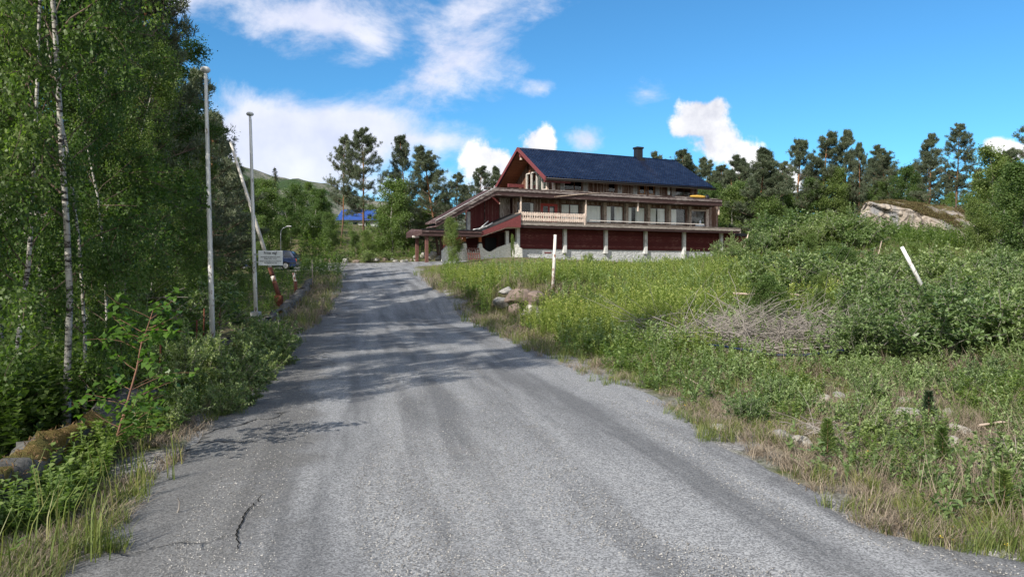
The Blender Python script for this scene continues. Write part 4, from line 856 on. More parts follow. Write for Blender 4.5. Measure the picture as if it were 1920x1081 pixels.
# --- willow shrubs
SP = [(1352, 792), (1470, 812), (1527, 797), (1505, 820), (1700, 765), (1785, 765), (1697, 742), (1760, 775), (1805, 790), (1545, 735), (1575, 730), (1395, 720), (1790, 812), (1860, 968)]
def shrubs(lst, label, group):
    for u, D, h, i, wd in lst: plant('WS', i, at(u, D), D, h, 'willow_shrub', label, 'shrub', group, wid=wd)
r_ = random.Random(5)
def scatter(n, f):
    out = []
    while len(out) < n:
        q = f()
        if q: out.append(q)
    return out
def f1():
    D = r_.uniform(12, 44); u = r_.uniform(1370, 1990)
    if D < 19 and u < 1560: return None
    if D > 30 and u > 1540: return None
    if abs(u - 1707) < 60 and 11 < D < 19.5: return None
    if float(fbm(np.array([at(u, D) * .32]), np.array([D * .32]), 411)[0]) < .45: return None
    return (u, D, r_.uniform(.7, 1.45) * (1 if D < 24 else .85), r_.choice([0, 1, 2]), r_.uniform(.9, 1.6))
shrubs(scatter(125, f1), 'willow shrub of the thicket covering the right hand slope', 'willow shrubs on the right hand slope')
for k in range(26):
    D = r_.uniform(15, 38); u = r_.uniform(1420, 1980); u = min(u, 1560) if D > 30 else u
    if abs(u - 1707) < 90 and D < 20: continue
    plant('FB', r_.choice([0, 1]), at(u, D), D, r_.uniform(.8, 1.5), 'bush', 'bright green bush among the grey green willows of the right hand slope', 'bush', 'green bushes on the right hand slope', wid=1.3)
def f2():
    D = r_.uniform(5.2, 12); u = r_.uniform(1350, 2000); x = at(u, D)
    if x < float(xr(D)) + .8 or (D > 9 and u < 1600): return None
    if any(abs(u - a_) < 45 and abs(D - 1.5 * F / (b_ - HV)) < .8 for a_, b_ in SP): return None
    return (u, D, r_.uniform(.22, .42), r_.choice([1, 3, 3, 0]), 1.2)
shrubs(scatter(34, f2), 'low willow shrub on the weedy verge right of the road', 'low willow shrubs on the right verge')
def f3():
    D = r_.uniform(7, 15.5); x = -3.35 - .21 * (D - 5) + r_.uniform(.25, 1.0 if D < 13 else .6)
    return ((x * F / D) + CX, D, r_.uniform(.35, .8) * (.75 if D < 10 else 1), r_.choice([0, 1, 3]), 1.0)
shrubs(scatter(26, f3), 'leafy shrub between the low wall and the left edge of the road', 'shrubs along the left edge of the road')
def f4():
    D = r_.uniform(9, 55); x = -4.4 - .21 * (D - 5) - r_.uniform(.3, 9); u = x * F / D + CX
    if u < -60 or (D > 14 and u > 395 and r_.random() < .8): return None
    return (u, D, r_.uniform(.7, 1.5), r_.choice([0, 1, 2]), 1.4)
shrubs(scatter(70, f4), 'shrub in the undergrowth behind the low wall', 'shrubs behind the low wall')
shrubs([(345, 8.6, .85, 2, .9), (300, 8.2, .6, 0, 1.0), (385, 9.6, .8, 0, 1.0)], 'large pale leaved willow shrub standing against the low wall before the taller flagpole', 'willow shrubs against the low wall')
shrubs([(1372, 55, 1.7, 2, .8), (1345, 58, 1.6, 0, .8), (1404, 50, 1.1, 2, 1.0)], 'tall willow shrub in front of the right end of the lodge', 'tall willow shrubs before the lodge')
shrubs([(1105, 60, 1.0, 0, 1.1)], 'dark green round shrub at the foundation of the lodge', None)
shrubs([(690, 63, 1.2, 0, 1.6), (640, 64, 1.0, 1, 1.6), (575, 60, .8, 0, 1.6), (600, 60, .7, 1, 1.5), (725, 66, 1.0, 0, 1.5), (440, 52, 1.0, 0, 1.6)], 'shrub on the bank behind the bend of the road', 'shrubs on the bank behind the road end')
shrubs([(1425 + 13 * k, 40 + (k * 5) % 7, 1.5 + .22 * ((k * 3) % 4), (0, 2, 1)[k % 3], 1.5) for k in range(15)], 'tall willow shrub of the high thicket just right of the lodge', 'tall willow shrubs right of the lodge')
shrubs([(1620 + 27 * k, 11.5 + (k * 3) % 5, 1.0 + .12 * ((k * 5) % 4), (2, 0, 1)[k % 3], 1.4) for k in range(13) if k not in (2, 3, 4)], 'broad leafy willow shrub at the right edge beyond the blue hose', 'broad willow shrubs beyond the hose')
# ferns and low juniper near the rock
shrubs([(1580 + 26 * k, 49 + (k % 3), .6 + .25 * (k % 2), (0, 1)[k % 2], 1.7) for k in range(9)], 'green shrub at the foot of the rock outcrop', 'shrubs at the foot of the rock')

# ------------------------------------------------------------------ ground cover (nobody could count it)
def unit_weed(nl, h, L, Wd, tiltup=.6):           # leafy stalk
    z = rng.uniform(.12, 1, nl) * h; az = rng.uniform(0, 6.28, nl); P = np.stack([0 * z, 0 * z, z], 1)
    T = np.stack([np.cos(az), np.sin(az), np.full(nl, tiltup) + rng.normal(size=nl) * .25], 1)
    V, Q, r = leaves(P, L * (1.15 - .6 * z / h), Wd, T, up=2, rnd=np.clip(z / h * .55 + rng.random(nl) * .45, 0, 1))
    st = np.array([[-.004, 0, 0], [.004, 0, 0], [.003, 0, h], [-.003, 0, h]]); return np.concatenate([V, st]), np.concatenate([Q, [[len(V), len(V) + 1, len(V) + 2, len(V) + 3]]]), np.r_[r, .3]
def unit_rosette(nl, L, Wd, h):
    az = rng.uniform(0, 6.28, nl); P = np.stack([rng.normal(size=nl) * L * .6, rng.normal(size=nl) * L * .6, rng.uniform(0, h, nl)], 1)
    T = np.stack([np.cos(az), np.sin(az), rng.uniform(.0, .9, nl)], 1); return leaves(P, L, Wd, T, up=1.5)
def unit_grass(nb, h, wd, sp=.5):
    az = rng.uniform(0, 6.28, nb); hh = h * rng.uniform(.5, 1.1, nb); P = np.stack([rng.normal(size=nb) * .035, rng.normal(size=nb) * .035, 0 * az], 1)
    d = np.stack([np.cos(az), np.sin(az), 0 * az], 1) * (sp * rng.uniform(.2, 1, nb))[:, None]; up = np.array([0, 0, 1.])
    B = np.stack([-np.sin(az), np.cos(az), 0 * az], 1) * wd / 2; m = P + (up + d * .35) * (hh * .55)[:, None]; t = P + (up * .92 + d) * hh[:, None]
    V = np.stack([P - B, P + B, m + B * .8, m - B * .8, t + B * .15, t - B * .15], 1).reshape(-1, 3); i = np.arange(nb)[:, None] * 6
    Q = np.stack([i + 0, i + 1, i + 2, i + 3], -1).reshape(-1, 4); Q2 = np.stack([i + 3, i + 2, i + 4, i + 5], -1).reshape(-1, 4); r = rng.random(nb)
    return V, np.concatenate([Q, Q2]), np.r_[r, r]
def strew(name, units, X, Y, mat, label, s0=.7, s1=1.3, tilt=.15, sfun=None, cat='ground cover'):
    n = len(X); Zg = Zt(X, Y) - .015; which = rng.integers(0, len(units), n); VV = []; QQ = []; RR = []; b = 0
    for k, (V, Q, r) in enumerate(units):
        s = which == k; m = int(s.sum())
        if not m: continue
        a = rng.uniform(0, 6.28, m); sc = rng.uniform(s0, s1, m)
        if sfun is not None: sc = sc * sfun(X[s], Y[s])
        c, sn = np.cos(a), np.sin(a); tx, ty = rng.normal(size=m) * tilt, rng.normal(size=m) * tilt
        x = V[None, :, 0] * c[:, None] - V[None, :, 1] * sn[:, None]; y = V[None, :, 0] * sn[:, None] + V[None, :, 1] * c[:, None]; z = np.repeat(V[None, :, 2], m, 0)
        x = x + z * tx[:, None]; y = y + z * ty[:, None]
        W = np.stack([x * sc[:, None] + X[s][:, None], y * sc[:, None] + Y[s][:, None], z * sc[:, None] + Zg[s][:, None]], -1).reshape(-1, 3)
        VV.append(W); QQ.append((Q[None] + (np.arange(m) * len(V))[:, None, None]).reshape(-1, 4) + b); b += len(W)
        RR.append(np.clip(np.tile(r, m) * .7 + np.repeat(rng.random(m), len(r)) * .3, 0, 1))
    return tag(link(name, npmesh(name, np.concatenate(VV), np.concatenate(QQ), np.concatenate(RR)), mat), label, cat, kind='stuff')
def region(n, D0, D1, x0, x1, keep, p=1.0):       # random points in a wedge, denser nearby (p: falloff)
    D = np.exp(rng.uniform(np.log(D0), np.log(D1), n)) if p == 1 else rng.uniform(D0 ** (1 / p), D1 ** (1 / p), n) ** p
    u = rng.uniform(x0, x1, n); X = (u - CX) / F * D; k = keep(X, D); return X[k], D[k]
def right(off): return lambda x, y: x > xr(y) + off
def patchy(x, y, s, f, lo): return fbm(x * f, y * f, s) > lo
wallx = lambda y: -3.55 - .212 * (y - 5.3)
# tall upright weeds (fireweed) on the right bank
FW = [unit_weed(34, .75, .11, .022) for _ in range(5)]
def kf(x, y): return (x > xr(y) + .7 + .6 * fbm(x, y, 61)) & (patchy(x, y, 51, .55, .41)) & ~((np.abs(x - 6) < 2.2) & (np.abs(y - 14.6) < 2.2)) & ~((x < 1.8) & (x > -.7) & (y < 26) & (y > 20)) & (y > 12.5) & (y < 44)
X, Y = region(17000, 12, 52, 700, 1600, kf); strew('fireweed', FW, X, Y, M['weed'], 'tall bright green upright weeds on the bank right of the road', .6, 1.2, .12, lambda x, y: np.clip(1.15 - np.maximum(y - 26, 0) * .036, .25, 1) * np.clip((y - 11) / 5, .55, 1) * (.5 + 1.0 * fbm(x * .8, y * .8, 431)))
# broad leafy weeds, right
def nob(x, y):
    k = ~((x < 1.5) & (x > -.9) & (y < 25.6) & (y > 19.5))
    for u_, v_ in SP:
        D_ = 1.5 * F / (v_ - HV); x_ = (u_ - CX) / F * D_; k &= (((x - x_) / .24) ** 2 + ((y - D_ + .22) / .42) ** 2) > 1
    return k & ((((x - 2.5) / .75) ** 2 + ((y - 6.75) / .42) ** 2) > 1)
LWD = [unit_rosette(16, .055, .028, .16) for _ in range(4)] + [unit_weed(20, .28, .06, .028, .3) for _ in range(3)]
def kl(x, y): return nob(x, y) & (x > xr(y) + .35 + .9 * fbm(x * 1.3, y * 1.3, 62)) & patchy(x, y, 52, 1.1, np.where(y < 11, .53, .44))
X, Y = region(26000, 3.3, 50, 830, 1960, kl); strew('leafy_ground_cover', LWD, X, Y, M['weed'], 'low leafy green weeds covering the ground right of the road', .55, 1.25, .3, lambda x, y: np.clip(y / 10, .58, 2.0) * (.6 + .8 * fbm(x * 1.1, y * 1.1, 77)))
LW2 = [unit_rosette(18, .05, .020, .2) for _ in range(3)] + [unit_weed(22, .34, .06, .02, .7) for _ in range(3)]
X, Y = region(12000, 3.3, 50, 900, 1960, lambda x, y: nob(x, y) & (x > xr(y) + .8 + fbm(x, y, 63)) & patchy(x, y, 53, 1.0, .49)); strew('willow_seedlings', LW2, X, Y, M['willow'], 'grey green willow seedlings among the weeds right of the road', .7, 1.3, .25, lambda x, y: np.clip(y / 9, .8, 2.2))
# grass right and left
GR = [unit_grass(16, .20, .006, .7) for _ in range(4)]
def kg(x, y): return ((x > xr(y) - .25 + .8 * fbm(x * 2, y * 2, 64)) | ((x < xl(y) + .2 - .6 * fbm(x * 2, y * 2, 65)) & (x > wallx(y) - .3))) & patchy(x, y, 54, 1.2, np.where(y < 9, .52, .44))
X, Y = region(20000, 2.9, 45, -40, 1960, kg); strew('grass', GR, X, Y, M['grass'], 'short green grass tufts along both edges of the road', .5, 1.3, .2, lambda x, y: np.clip(y / 12, .7, 2))
DG = [unit_grass(14, .16, .005, 1.6) for _ in range(4)]
def kd(x, y): return ((x > xr(y) - .1 + .7 * fbm(x * 2, y * 2, 66)) | ((x < xl(y) + .1 - .6 * fbm(x * 2, y * 2, 67)) & (x > wallx(y) - .1))) & patchy(x, y, 55, 1.3, np.where(x > 0, .43, .38))
X, Y = region(34000, 2.9, 40, -40, 1960, kd); strew('dry_grass', DG, X, Y, M['straw'], 'flattened dry straw and litter along the edges of the road', .6, 1.4, .5, lambda x, y: np.clip(y / 12, .7, 2))
# left verge
X, Y = region(22000, 3.3, 34, -40, 700, lambda x, y: (x < xl(y) - .35 - .5 * fbm(x, y, 68)) & (x > wallx(y) + .1) & patchy(x, y, 56, 1.3, .33)); strew('verge_weeds', LWD, X, Y, M['weed'], 'leafy weeds between the low wall and the road', .6, 1.3, .25, lambda x, y: np.clip(1.2 - y / 40, .6, 1.0))
TG = [unit_grass(8, .46, .008, .4) for _ in range(4)]
X, Y = region(1500, 3.4, 6.2, -60, 420, lambda x, y: (x < wallx(y) + 1.0) & (x > wallx(y) + .15)); X, Y = X[:26], Y[:26]; strew('tall_grass', TG, X, Y, M['grass'], 'tall grass blades in front of the mossy wall end', .6, 1.15, .12)
# undergrowth left of the wall and on the banks
UG = [unit_rosette(26, .11, .06, .7) for _ in range(4)] + [unit_weed(30, .8, .12, .05, .3) for _ in range(3)]
X, Y = region(12000, 6, 95, -60, 700, lambda x, y: (x < wallx(y) - .45) & ((y < 50) | (x > -100)) & ~((y > 45) & (y < 63) & (x > -24.5)) & patchy(x, y, 57, .4, .42)); strew('undergrowth', UG, X, Y, M['birch_leaf'], 'dark leafy undergrowth of the left wood and the bank behind', .7, 1.3, .25, lambda x, y: np.clip(y / 16, .8, 2.2) * np.where((x / y > -.43) & (y < 56), .38, 1))
X, Y = region(9000, 40, 100, 560, 1960, lambda x, y: (roaddist(x, y) < -.6) & ~((x > -8) & (x < 33) & (y > 36) & (y < 92) & (x < 14 + (y - 36) * .7)) & patchy(x, y, 58, .3, .40)); strew('bank_undergrowth', UG, X, Y, M['far_leaf'], 'green undergrowth on the slopes around the lodge and the rock', .9, 1.8, .2)
DS = [unit_grass(5, .42, .004, .25) for _ in range(4)]
X, Y = region(5000, 3.6, 40, 900, 1960, lambda x, y: nob(x, y) & (x > xr(y) + .8) & patchy(x, y, 59, .8, .5)); strew('dead_stalks', DS, X, Y, M['straw'], 'upright dead brown stalks of last year among the weeds right of the road', .6, 1.4, .35, lambda x, y: np.clip(y / 12, .8, 1.8))
SG = [unit_weed(26, .30, .055, .024, 1.0) for _ in range(4)] + [unit_rosette(24, .06, .026, .16) for _ in range(2)]
X, Y = region(2600, 3.6, 16, 1000, 1960, lambda x, y: nob(x, y) & (x > xr(y) + .6) & patchy(x, y, 60, 1.6, .56)); strew('willow_sprigs', SG, X, Y, M['willow'], 'clumps of pale leaved willow sprigs on the right verge', .6, 1.3, .3)
FL = [unit_rosette(6, .009, .008, .01) for _ in range(3)]
X, Y = region(420, 3.6, 16, 300, 1900, lambda x, y: ((x > xr(y) + .1) & (x < xr(y) + 1.6)) | ((x < xl(y) - .3) & (x > xl(y) - .7) & (y > 8) & (y < 12)))
o = strew('yellow_flowers', FL, X[:45], Y[:45], M['flower'], 'tiny yellow flowers in the grass at the road edge', .8, 1.4, .1); o.location.z = .07
# loose gravel on the road and its edges
def stonemesh(n, X, Y, smin, smax):
    base = np.array([[1,0,0],[-1,0,0],[0,1,0],[0,-1,0],[0,0,.7],[0,0,-.4]], float); T3_ = np.array([[0,2,4],[2,1,4],[1,3,4],[3,0,4],[2,0,5],[1,2,5],[3,1,5],[0,3,5]])
    s = rng.uniform(smin, smax, n)[:, None, None] * rng.uniform(.6, 1.3, (n, 6, 1)); a = rng.uniform(0, 6.28, n); c, sn = np.cos(a)[:, None], np.sin(a)[:, None]
    B = base[None] * s; x = B[..., 0] * c - B[..., 1] * sn * .7; y = B[..., 0] * sn + B[..., 1] * c * .7
    zz = Zbase(X, Y) + np.where(roaddist(X, Y) < 0, Zt(X, Y) - Zbase(X, Y), .014)
    V = np.stack([x + X[:, None], y + Y[:, None], B[..., 2] + zz[:, None]], -1).reshape(-1, 3)
    return V, (T3_[None] + (np.arange(n) * 6)[:, None, None]).reshape(-1, 3)
def gravmat():
    m, n = newmat('loose_gravel'); a = n.n('ShaderNodeAttribute', attribute_name='rnd').outputs['Fac']
    finish(n, n.ramp(a, [(0, (.12, .115, .11)), (.6, (.30, .29, .28)), (1, (.48, .46, .44))]), .95, .05); return m
M['gravel'] = gravmat()
X, Y = region(60000, 2.7, 18, 150, 1960, lambda x, y: (roaddist(x, y) > -1.0) & (vnoise((x - xl(y)) / (xr(y) - xl(y)) * 9, y * .12, 90) > .34)); X, Y = X[:42000], Y[:42000]
V, Q = stonemesh(len(X), X, Y, .003, .0085); me = npmesh('loose_gravel', V, Q, np.repeat(rng.random(len(X)), 8)); tag(link('loose_gravel', me, M['gravel']), 'fine loose light grey gravel strewn over the worn road', 'gravel', kind='stuff')

#==PART4==
# ------------------------------------------------------------------ low stone wall along the left side
def wall_mat():
    m, n = newmat('dark_lichened_stone'); v = OC(n); a = n.noise(v, 5, 8, .7); b = n.noise(v, 1.2, 5, .6)
    col = n.mix(n.ramp(a, [(.3, 0.0), (.7, 1.0)]), (.035, .034, .034), (.17, .165, .155)); col = n.mix(n.ramp(n.m('ADD', a, b), [(1.08, 0.0), (1.2, 1.0)]), col, (.34, .34, .31))
    finish(n, col, .95, .1, a, 1.0, .05); return m
def moss_mat(name, c0, c1, c2):
    m, n = newmat(name); v = OC(n); a = n.noise(v, 9, 8, .7); b = n.noise(v, 2.2, 4, .6)
    col = n.mix(n.ramp(a, [(.35, 0.0), (.65, 1.0)]), c0, c1); col = n.mix(n.ramp(b, [(.45, 0.0), (.62, 1.0)]), col, c2); finish(n, col, .95, .05, n.noise(v, 45, 5, .7), 1.0, .03); return m
ys_ = np.arange(3.3, 33.5, .07); wx = wallx(ys_) + .08 * (fbm(ys_ * .8, ys_ * 0, 201) - .5)
wt = Zbase(wx, ys_) + .30 + .18 * (fbm(ys_ * 1.1, ys_ * 0 + 3, 202, 5) - .5) + .05 * (vnoise(ys_ * 4, ys_ * 0, 203) - .5); hw = .16 + .08 * (fbm(ys_ * 1.7, ys_ * 0 + 8, 204) - .5)
prof = [(1.12, -.75), (1.08, -.32), (1.02, -.12), (.86, -.02), (.35, .03), (-.35, .03), (-.86, -.03), (-1.05, -.15), (-1.1, -.75)]
V = []
for j, (px_, pz_) in enumerate(prof):
    dn = .26 * (fbm(ys_ * 3.1, np.full_like(ys_, j * .75), 205, 6) - .5) + .07 * (_hash(np.floor(ys_ * 1.9 + j * .31), np.full_like(ys_, j // 2), 3) - .5); gap = -.16 * (vnoise(ys_ * 2.1, ys_ * 0 + j // 2 * 3.1, 206) < .14)
    V.append(np.stack([wx + px_ * hw + np.sign(px_) * (dn + gap), ys_ + dn * .3, wt + pz_ + dn * .4 * (pz_ > -.5)], -1))
V = np.stack(V, 1); k = len(prof); idx = np.arange(V.shape[0] * k).reshape(-1, k)
Q = np.stack([idx[:-1, :-1], idx[:-1, 1:], idx[1:, 1:], idx[1:, :-1]], -1).reshape(-1, 4)
Q = np.concatenate([Q, [[0, 1, 7, 8], [1, 2, 6, 7], [2, 3, 5, 6]]])
sw = tag(link('stone_wall', npmesh('stone_wall', V.reshape(-1, 3), Q), wall_mat()), 'low rough stone wall topped with moss along the left side of the road', 'wall')
mm = V[:, 2:7].copy(); cov = np.clip((fbm(ys_ * 2.2, ys_ * 0 + 1, 207) - .42) * 7, 0, 1) * np.where(ys_ < 6.6, 1, .45); cov = np.where((ys_ > 4.9) & (ys_ < 6.1), np.maximum(cov, .75), cov)
mm[:, :, 2] += (cov * .05 - .04)[:, None] + .03 * (fbm(ys_[:, None] * 7, np.arange(5)[None] * .9, 208) - .5); mm[:, [0, 4], 2] -= .04
idx = np.arange(mm.shape[0] * 5).reshape(-1, 5); Q = np.stack([idx[:-1, :-1], idx[:-1, 1:], idx[1:, 1:], idx[1:, :-1]], -1).reshape(-1, 4)
link('moss', npmesh('moss', mm.reshape(-1, 3), Q, smooth=True), moss_mat('brown_and_green_moss', (.08, .055, .02), (.21, .145, .06), (.12, .11, .04)), sw)

j = rng.integers(0, mm.shape[0], 9000); kk = (cov[j] > .45) & (ys_[j] < 12); j = j[kk]; q = rng.uniform(0, 4, len(j)); i0 = np.minimum(q.astype(int), 3); f = (q - i0)[:, None]
P = mm[j, i0] * (1 - f) + mm[j, i0 + 1] * f + rng.normal(size=(len(j), 3)) * [.015, .03, .004]; V, Q, r = leaves(P, .035, .008, rvec(len(P), .8)); M['mossblade'] = mat_leaf('moss_tips', [(0, (.07, .045, .015)), (.6, (.17, .115, .045)), (1, (.14, .14, .05))], .15, .8)
tag(link('moss_tips', npmesh('moss_tips', V, Q, r), M['mossblade'], sw), kind='stuff')

# ------------------------------------------------------------------ poles, boom, sign
def pole_mat(name, c, rust, z0, z1, cov):
    m, n = newmat(name); v = OC(n); z = n.sep(v)[2]; a = n.noise(n.mapping(v, (9, 9, 3.5)), 1.3, 7, .72)
    k = n.m('ADD', a, n.m('MULTIPLY', n.ramp(n.m('DIVIDE', n.m('SUBTRACT', z, z0), z1 - z0), [(0, 1.0), (1, 0.0)]), cov))
    col = n.mix(n.ramp(n.noise(v, 3, 5, .6), [(.3, 0.0), (.7, 1.0)]), tuple(x * .8 for x in c), c); col = n.mix(n.ramp(k, [(.66, 0.0), (.72, 1.0)]), col, rust); finish(n, col, .6, .3, a, .3, .01); return m
M['whitepole'] = pole_mat('chipped_white_pole_paint', (.80, .80, .80), (.20, .13, .09), 0, 5, .12)
M['rustpole'] = pole_mat('rust_streaked_pole_paint', (.66, .62, .58), (.20, .085, .055), 0, 2.2, .22)
M['rust'] = mat_plain('rust', (.12, .045, .03), .9, .15, .4, 12, .3)
M['signred'] = mat_plain('faded_red_paint', (.13, .05, .035), .75, .25, .35, 10)
def flagpole(u, vb, vt, ut, D, r, label):
    x = at(u, D); z = 1.6 + (HV - vb) / F * D; zt_ = 1.6 + (HV - vt) / F * D - z; lx = at(ut, D) - x
    e = tag(empty('flagpole', (x, D, z)), label, 'flagpole', 'white flagpoles')
    MB().tube([(lx * t, 0, zt_ * t) for t in (0, .25, .5, .75, .985)], [r, r * .95, r * .85, r * .72, r * .6], 12).build('pole', M['whitepole'], e)
    MB().lathe([(0.001, .06), (r * 1.3, .05), (r * 1.75, .02), (r * 1.75, -.01), (r * 1.2, -.035), (r * .6, -.045), (.001, -.045)], 14, (lx, 0, zt_ - .02)).build('finial', M['column'], e)
    MB().tube([(lx * t + r * 1.15 * (1 - t * .3), -.02, zt_ * t) for t in (.2, .5, .8, .97)], .004, 4).build('rope', M['column'], e)
    MB().box(-r * 2, r * 2, -r * 2, r * 2, -.12, .0).build('foot', M['steel'], e)
flagpole(397, 632, 133, 390, 12.0, .045, 'taller chipped white flagpole nearest the camera on the low wall')
flagpole(479, 584, 215, 472, 18.8, .054, 'shorter white flagpole beside the notice board')
# raised barrier boom, leaning
D = 26.0; bx, bz = at(523, D), 1.6 + (HV - 556) / F * D; tx, tz = at(435, D), 1.6 + (HV - 268) / F * D
e = tag(empty('barrier_boom', (bx, D, bz)), 'raised road barrier boom leaning left, red and white at its foot', 'barrier')
dv = np.array([tx - bx, 0, tz - bz])
def seg(a, b, ra, rb, nm, mt): MB().tube([dv * a, dv * (a + b) / 2, dv * b], [ra, (ra + rb) / 2, rb], 10).build(nm, M[mt], e)
seg(0, .10, .085, .083, 'red_band', 'signred'); seg(.10, .135, .084, .082, 'white_band', 'rustpole'); seg(.135, .19, .084, .081, 'red_band', 'signred'); seg(.19, 1.0, .075, .045, 'boom', 'rustpole')
MB().box(-.14, .12, -.12, .12, -.5, .05).build('foot', M['rust'], e)
# notice board fixed to the shorter flagpole
D = 18.55; x0, x1 = at(485, D), at(530, D); z0, z1 = 1.6 + (HV - 497.5) / F * D, 1.6 + (HV - 469.5) / F * D
e = tag(empty('notice_board', ((x0 + x1) / 2, D, z0), R(2)), 'white notice board with dark lettering fixed beside the shorter flagpole', 'sign'); W_, H_ = x1 - x0, z1 - z0
M['board'] = mat_plain('white_sign_plate', (.78, .81, .84), .5, .35, .10, 5)
MB().box(-W_ / 2, W_ / 2, 0, .02, 0, H_).build('plate', M['board'], e, .004)
MB().box(-W_ / 2 - .12, W_ / 2 - .05, .02, .045, H_ * .7, H_ * .78).box(-W_ / 2 - .12, W_ / 2 - .05, .02, .045, H_ * .2, H_ * .28).build('bracket', M['steel'], e)
M['ink'] = mat_plain('dark_lettering', (.03, .035, .05), .7, .2, .1, 5)
def text(body, size, x, z, parent, y=-.003, wide=None):
    c = bpy.data.curves.new('lettering', 'FONT'); c.body = body; c.size = size; c.align_x = 'CENTER'; c.extrude = .001; c.offset = size * .012
    t = bpy.data.objects.new('tmp', c); COL.objects.link(t); bpy.context.view_layer.update()
    me_ = bpy.data.meshes.new_from_object(t.evaluated_get(bpy.context.evaluated_depsgraph_get())); bpy.data.objects.remove(t)
    o = link('lettering', me_, M['ink'], parent); o.rotation_euler = (R(90), 0, 0); o.location = (x, y, z)
    if wide: o.scale.x = wide / max(.001, max(v.co.x for v in me_.vertices) - min(v.co.x for v in me_.vertices))
text('Privat veg!', .095, 0, H_ * .76, e, wide=W_ * .53)
text('Parkering kun på oppmerkede plasser', .036, 0, H_ * .55, e, wide=W_ * .80); text('langs hele veien', .036, 0, H_ * .44, e, wide=W_ * .52)
text('Parkering ikke tillatt foran innkjørsel', .036, 0, H_ * .26, e, wide=W_ * .88); text('og snuplass/avkjøring', .036, 0, H_ * .15, e, wide=W_ * .52)
def post(name, u0, v0, u1, v1, D, r, mat, label, cat, n=9, D1=None, group=None, sink=.25, taper=.85):
    x, z = at(u0, D), 1.6 + (HV - v0) / F * D; D1 = D1 or D; x1, z1 = at(u1, D1), 1.6 + (HV - v1) / F * D1
    d = Vector((x1 - x, D1 - D, z1 - z)); o = MB().tube([-d.normalized() * sink, d * .5 + Vector((.004, .003, 0)), d], [r, r * (1 + taper) / 2, r * taper], n).build(name, M[mat], None)
    o.location = (x, D, z); return tag(o, label, cat, group)
e = post('stub_post', 555, 541, 550, 511, 29, .065, 'rustpole', 'short white topped rusty stub post on the low wall', 'post')
MB().tube([(0, 0, -.25), (-.02, 0, .3)], .068, 10).build('rust_band', M['signred'], e)
post('stake', 586, 527, 585, 487, 31, .022, 'post', 'thin grey wooden stake right of the stub post', 'stake')
post('marker_post', 1036, 545, 1041, 440, 25.5, .062, 'rustpole', 'rust streaked pale round post standing above the boulders', 'post')
post('leaning_post', 1728, 534, 1690, 463, 18, .052, 'whitepole', 'white round post leaning left among the willow shrubs', 'post')
post('grey_stick', 1641, 500, 1652, 452, 24, .02, 'post', 'thin grey stick standing left of the leaning white post', 'stick')
post('grey_stick', 1392, 470, 1403, 437, 60, .05, 'pale', 'pale plank leaning against the right end of the lodge', 'plank')
for u, v0, v1, D, lab in [(380, 628, 578, 12.4, 'rusty iron rod just left of the taller flagpole'), (410, 610, 570, 15, 'rusty iron rod just right of the taller flagpole'), (297, 690, 645, 9.3, 'rusty iron rod sticking up behind the wall near the sapling'), (366, 640, 600, 11.5, 'rusty iron rod furthest left behind the taller flagpole foot')]:
    post('iron_rod', u, v0, u + 2, v1, D, .014, 'rust', lab, 'rod', 6)
# lamp post far behind
D = 62; x = at(527, D); g = Z1(x, D); e = tag(empty('lamp_post', (x, D, g)), 'slim white lamp post with bent arm behind the parked car', 'lamp post'); ht = 1.6 + (HV - 428) / F * D - g
MB().tube([(0, 0, 0), (0, 0, ht * .8), (.03, 0, ht * .93), (.2, 0, ht * 1.0), (.6, 0, ht * 1.06)], .035, 8).build('pole', M['steel'], e)
MB().box(.5, .95, -.08, .08, ht * 1.045, ht * 1.045 + .08).build('lamp_head', M['column'], e, .03)

# ------------------------------------------------------------------ stones
def boulder(x, y, r, seed, mat, label, cat='stone', name='stone', group=None, dz=0.0, z=None):
    import mathutils.noise as mn
    me_ = bpy.data.meshes.new(name); bm = bmesh.new(); bmesh.ops.create_icosphere(bm, subdivisions=3, radius=1); rr = random.Random(seed); off = Vector((seed * 3.1, seed * 1.7, 0))
    pl = [(Vector((rr.gauss(0, 1), rr.gauss(0, 1), rr.gauss(0, 1))).normalized(), rr.uniform(.55, .85)) for _ in range(9)]
    for v_ in bm.verts:
        p = v_.co.copy()
        for nn, dd in pl:
            k = p.dot(nn)
            if k > dd: p -= nn * (k - dd) * .9
        p *= 1 + .10 * mn.noise(p * 2.2 + off); v_.co = Vector((p.x * r[0], p.y * r[1], p.z * r[2]))
    bm.to_mesh(me_); bm.free(); o = link(name, me_, mat); o.location = (x, y, (Z1(x, y) if z is None else z) + dz); o.rotation_euler = (0, 0, rr.uniform(0, 6.28)); return tag(o, label, cat, group)
import bmesh
M['pinkstone'] = mat_plain('pinkish_granite', (.18, .14, .12), .9, .15, .3, 5, .7, dark=(.10, .08, .07), dcov=.3, bdist=.03)
M['greystone'] = mat_plain('grey_granite', (.27, .26, .25), .9, .15, .3, 5, .7, dark=(.09, .085, .08), dcov=.35, bdist=.03)
M['palestone'] = mat_plain('pale_stone', (.34, .32, .29), .9, .15, .25, 7, .6, dark=(.18, .16, .14), dcov=.3, bdist=.02)
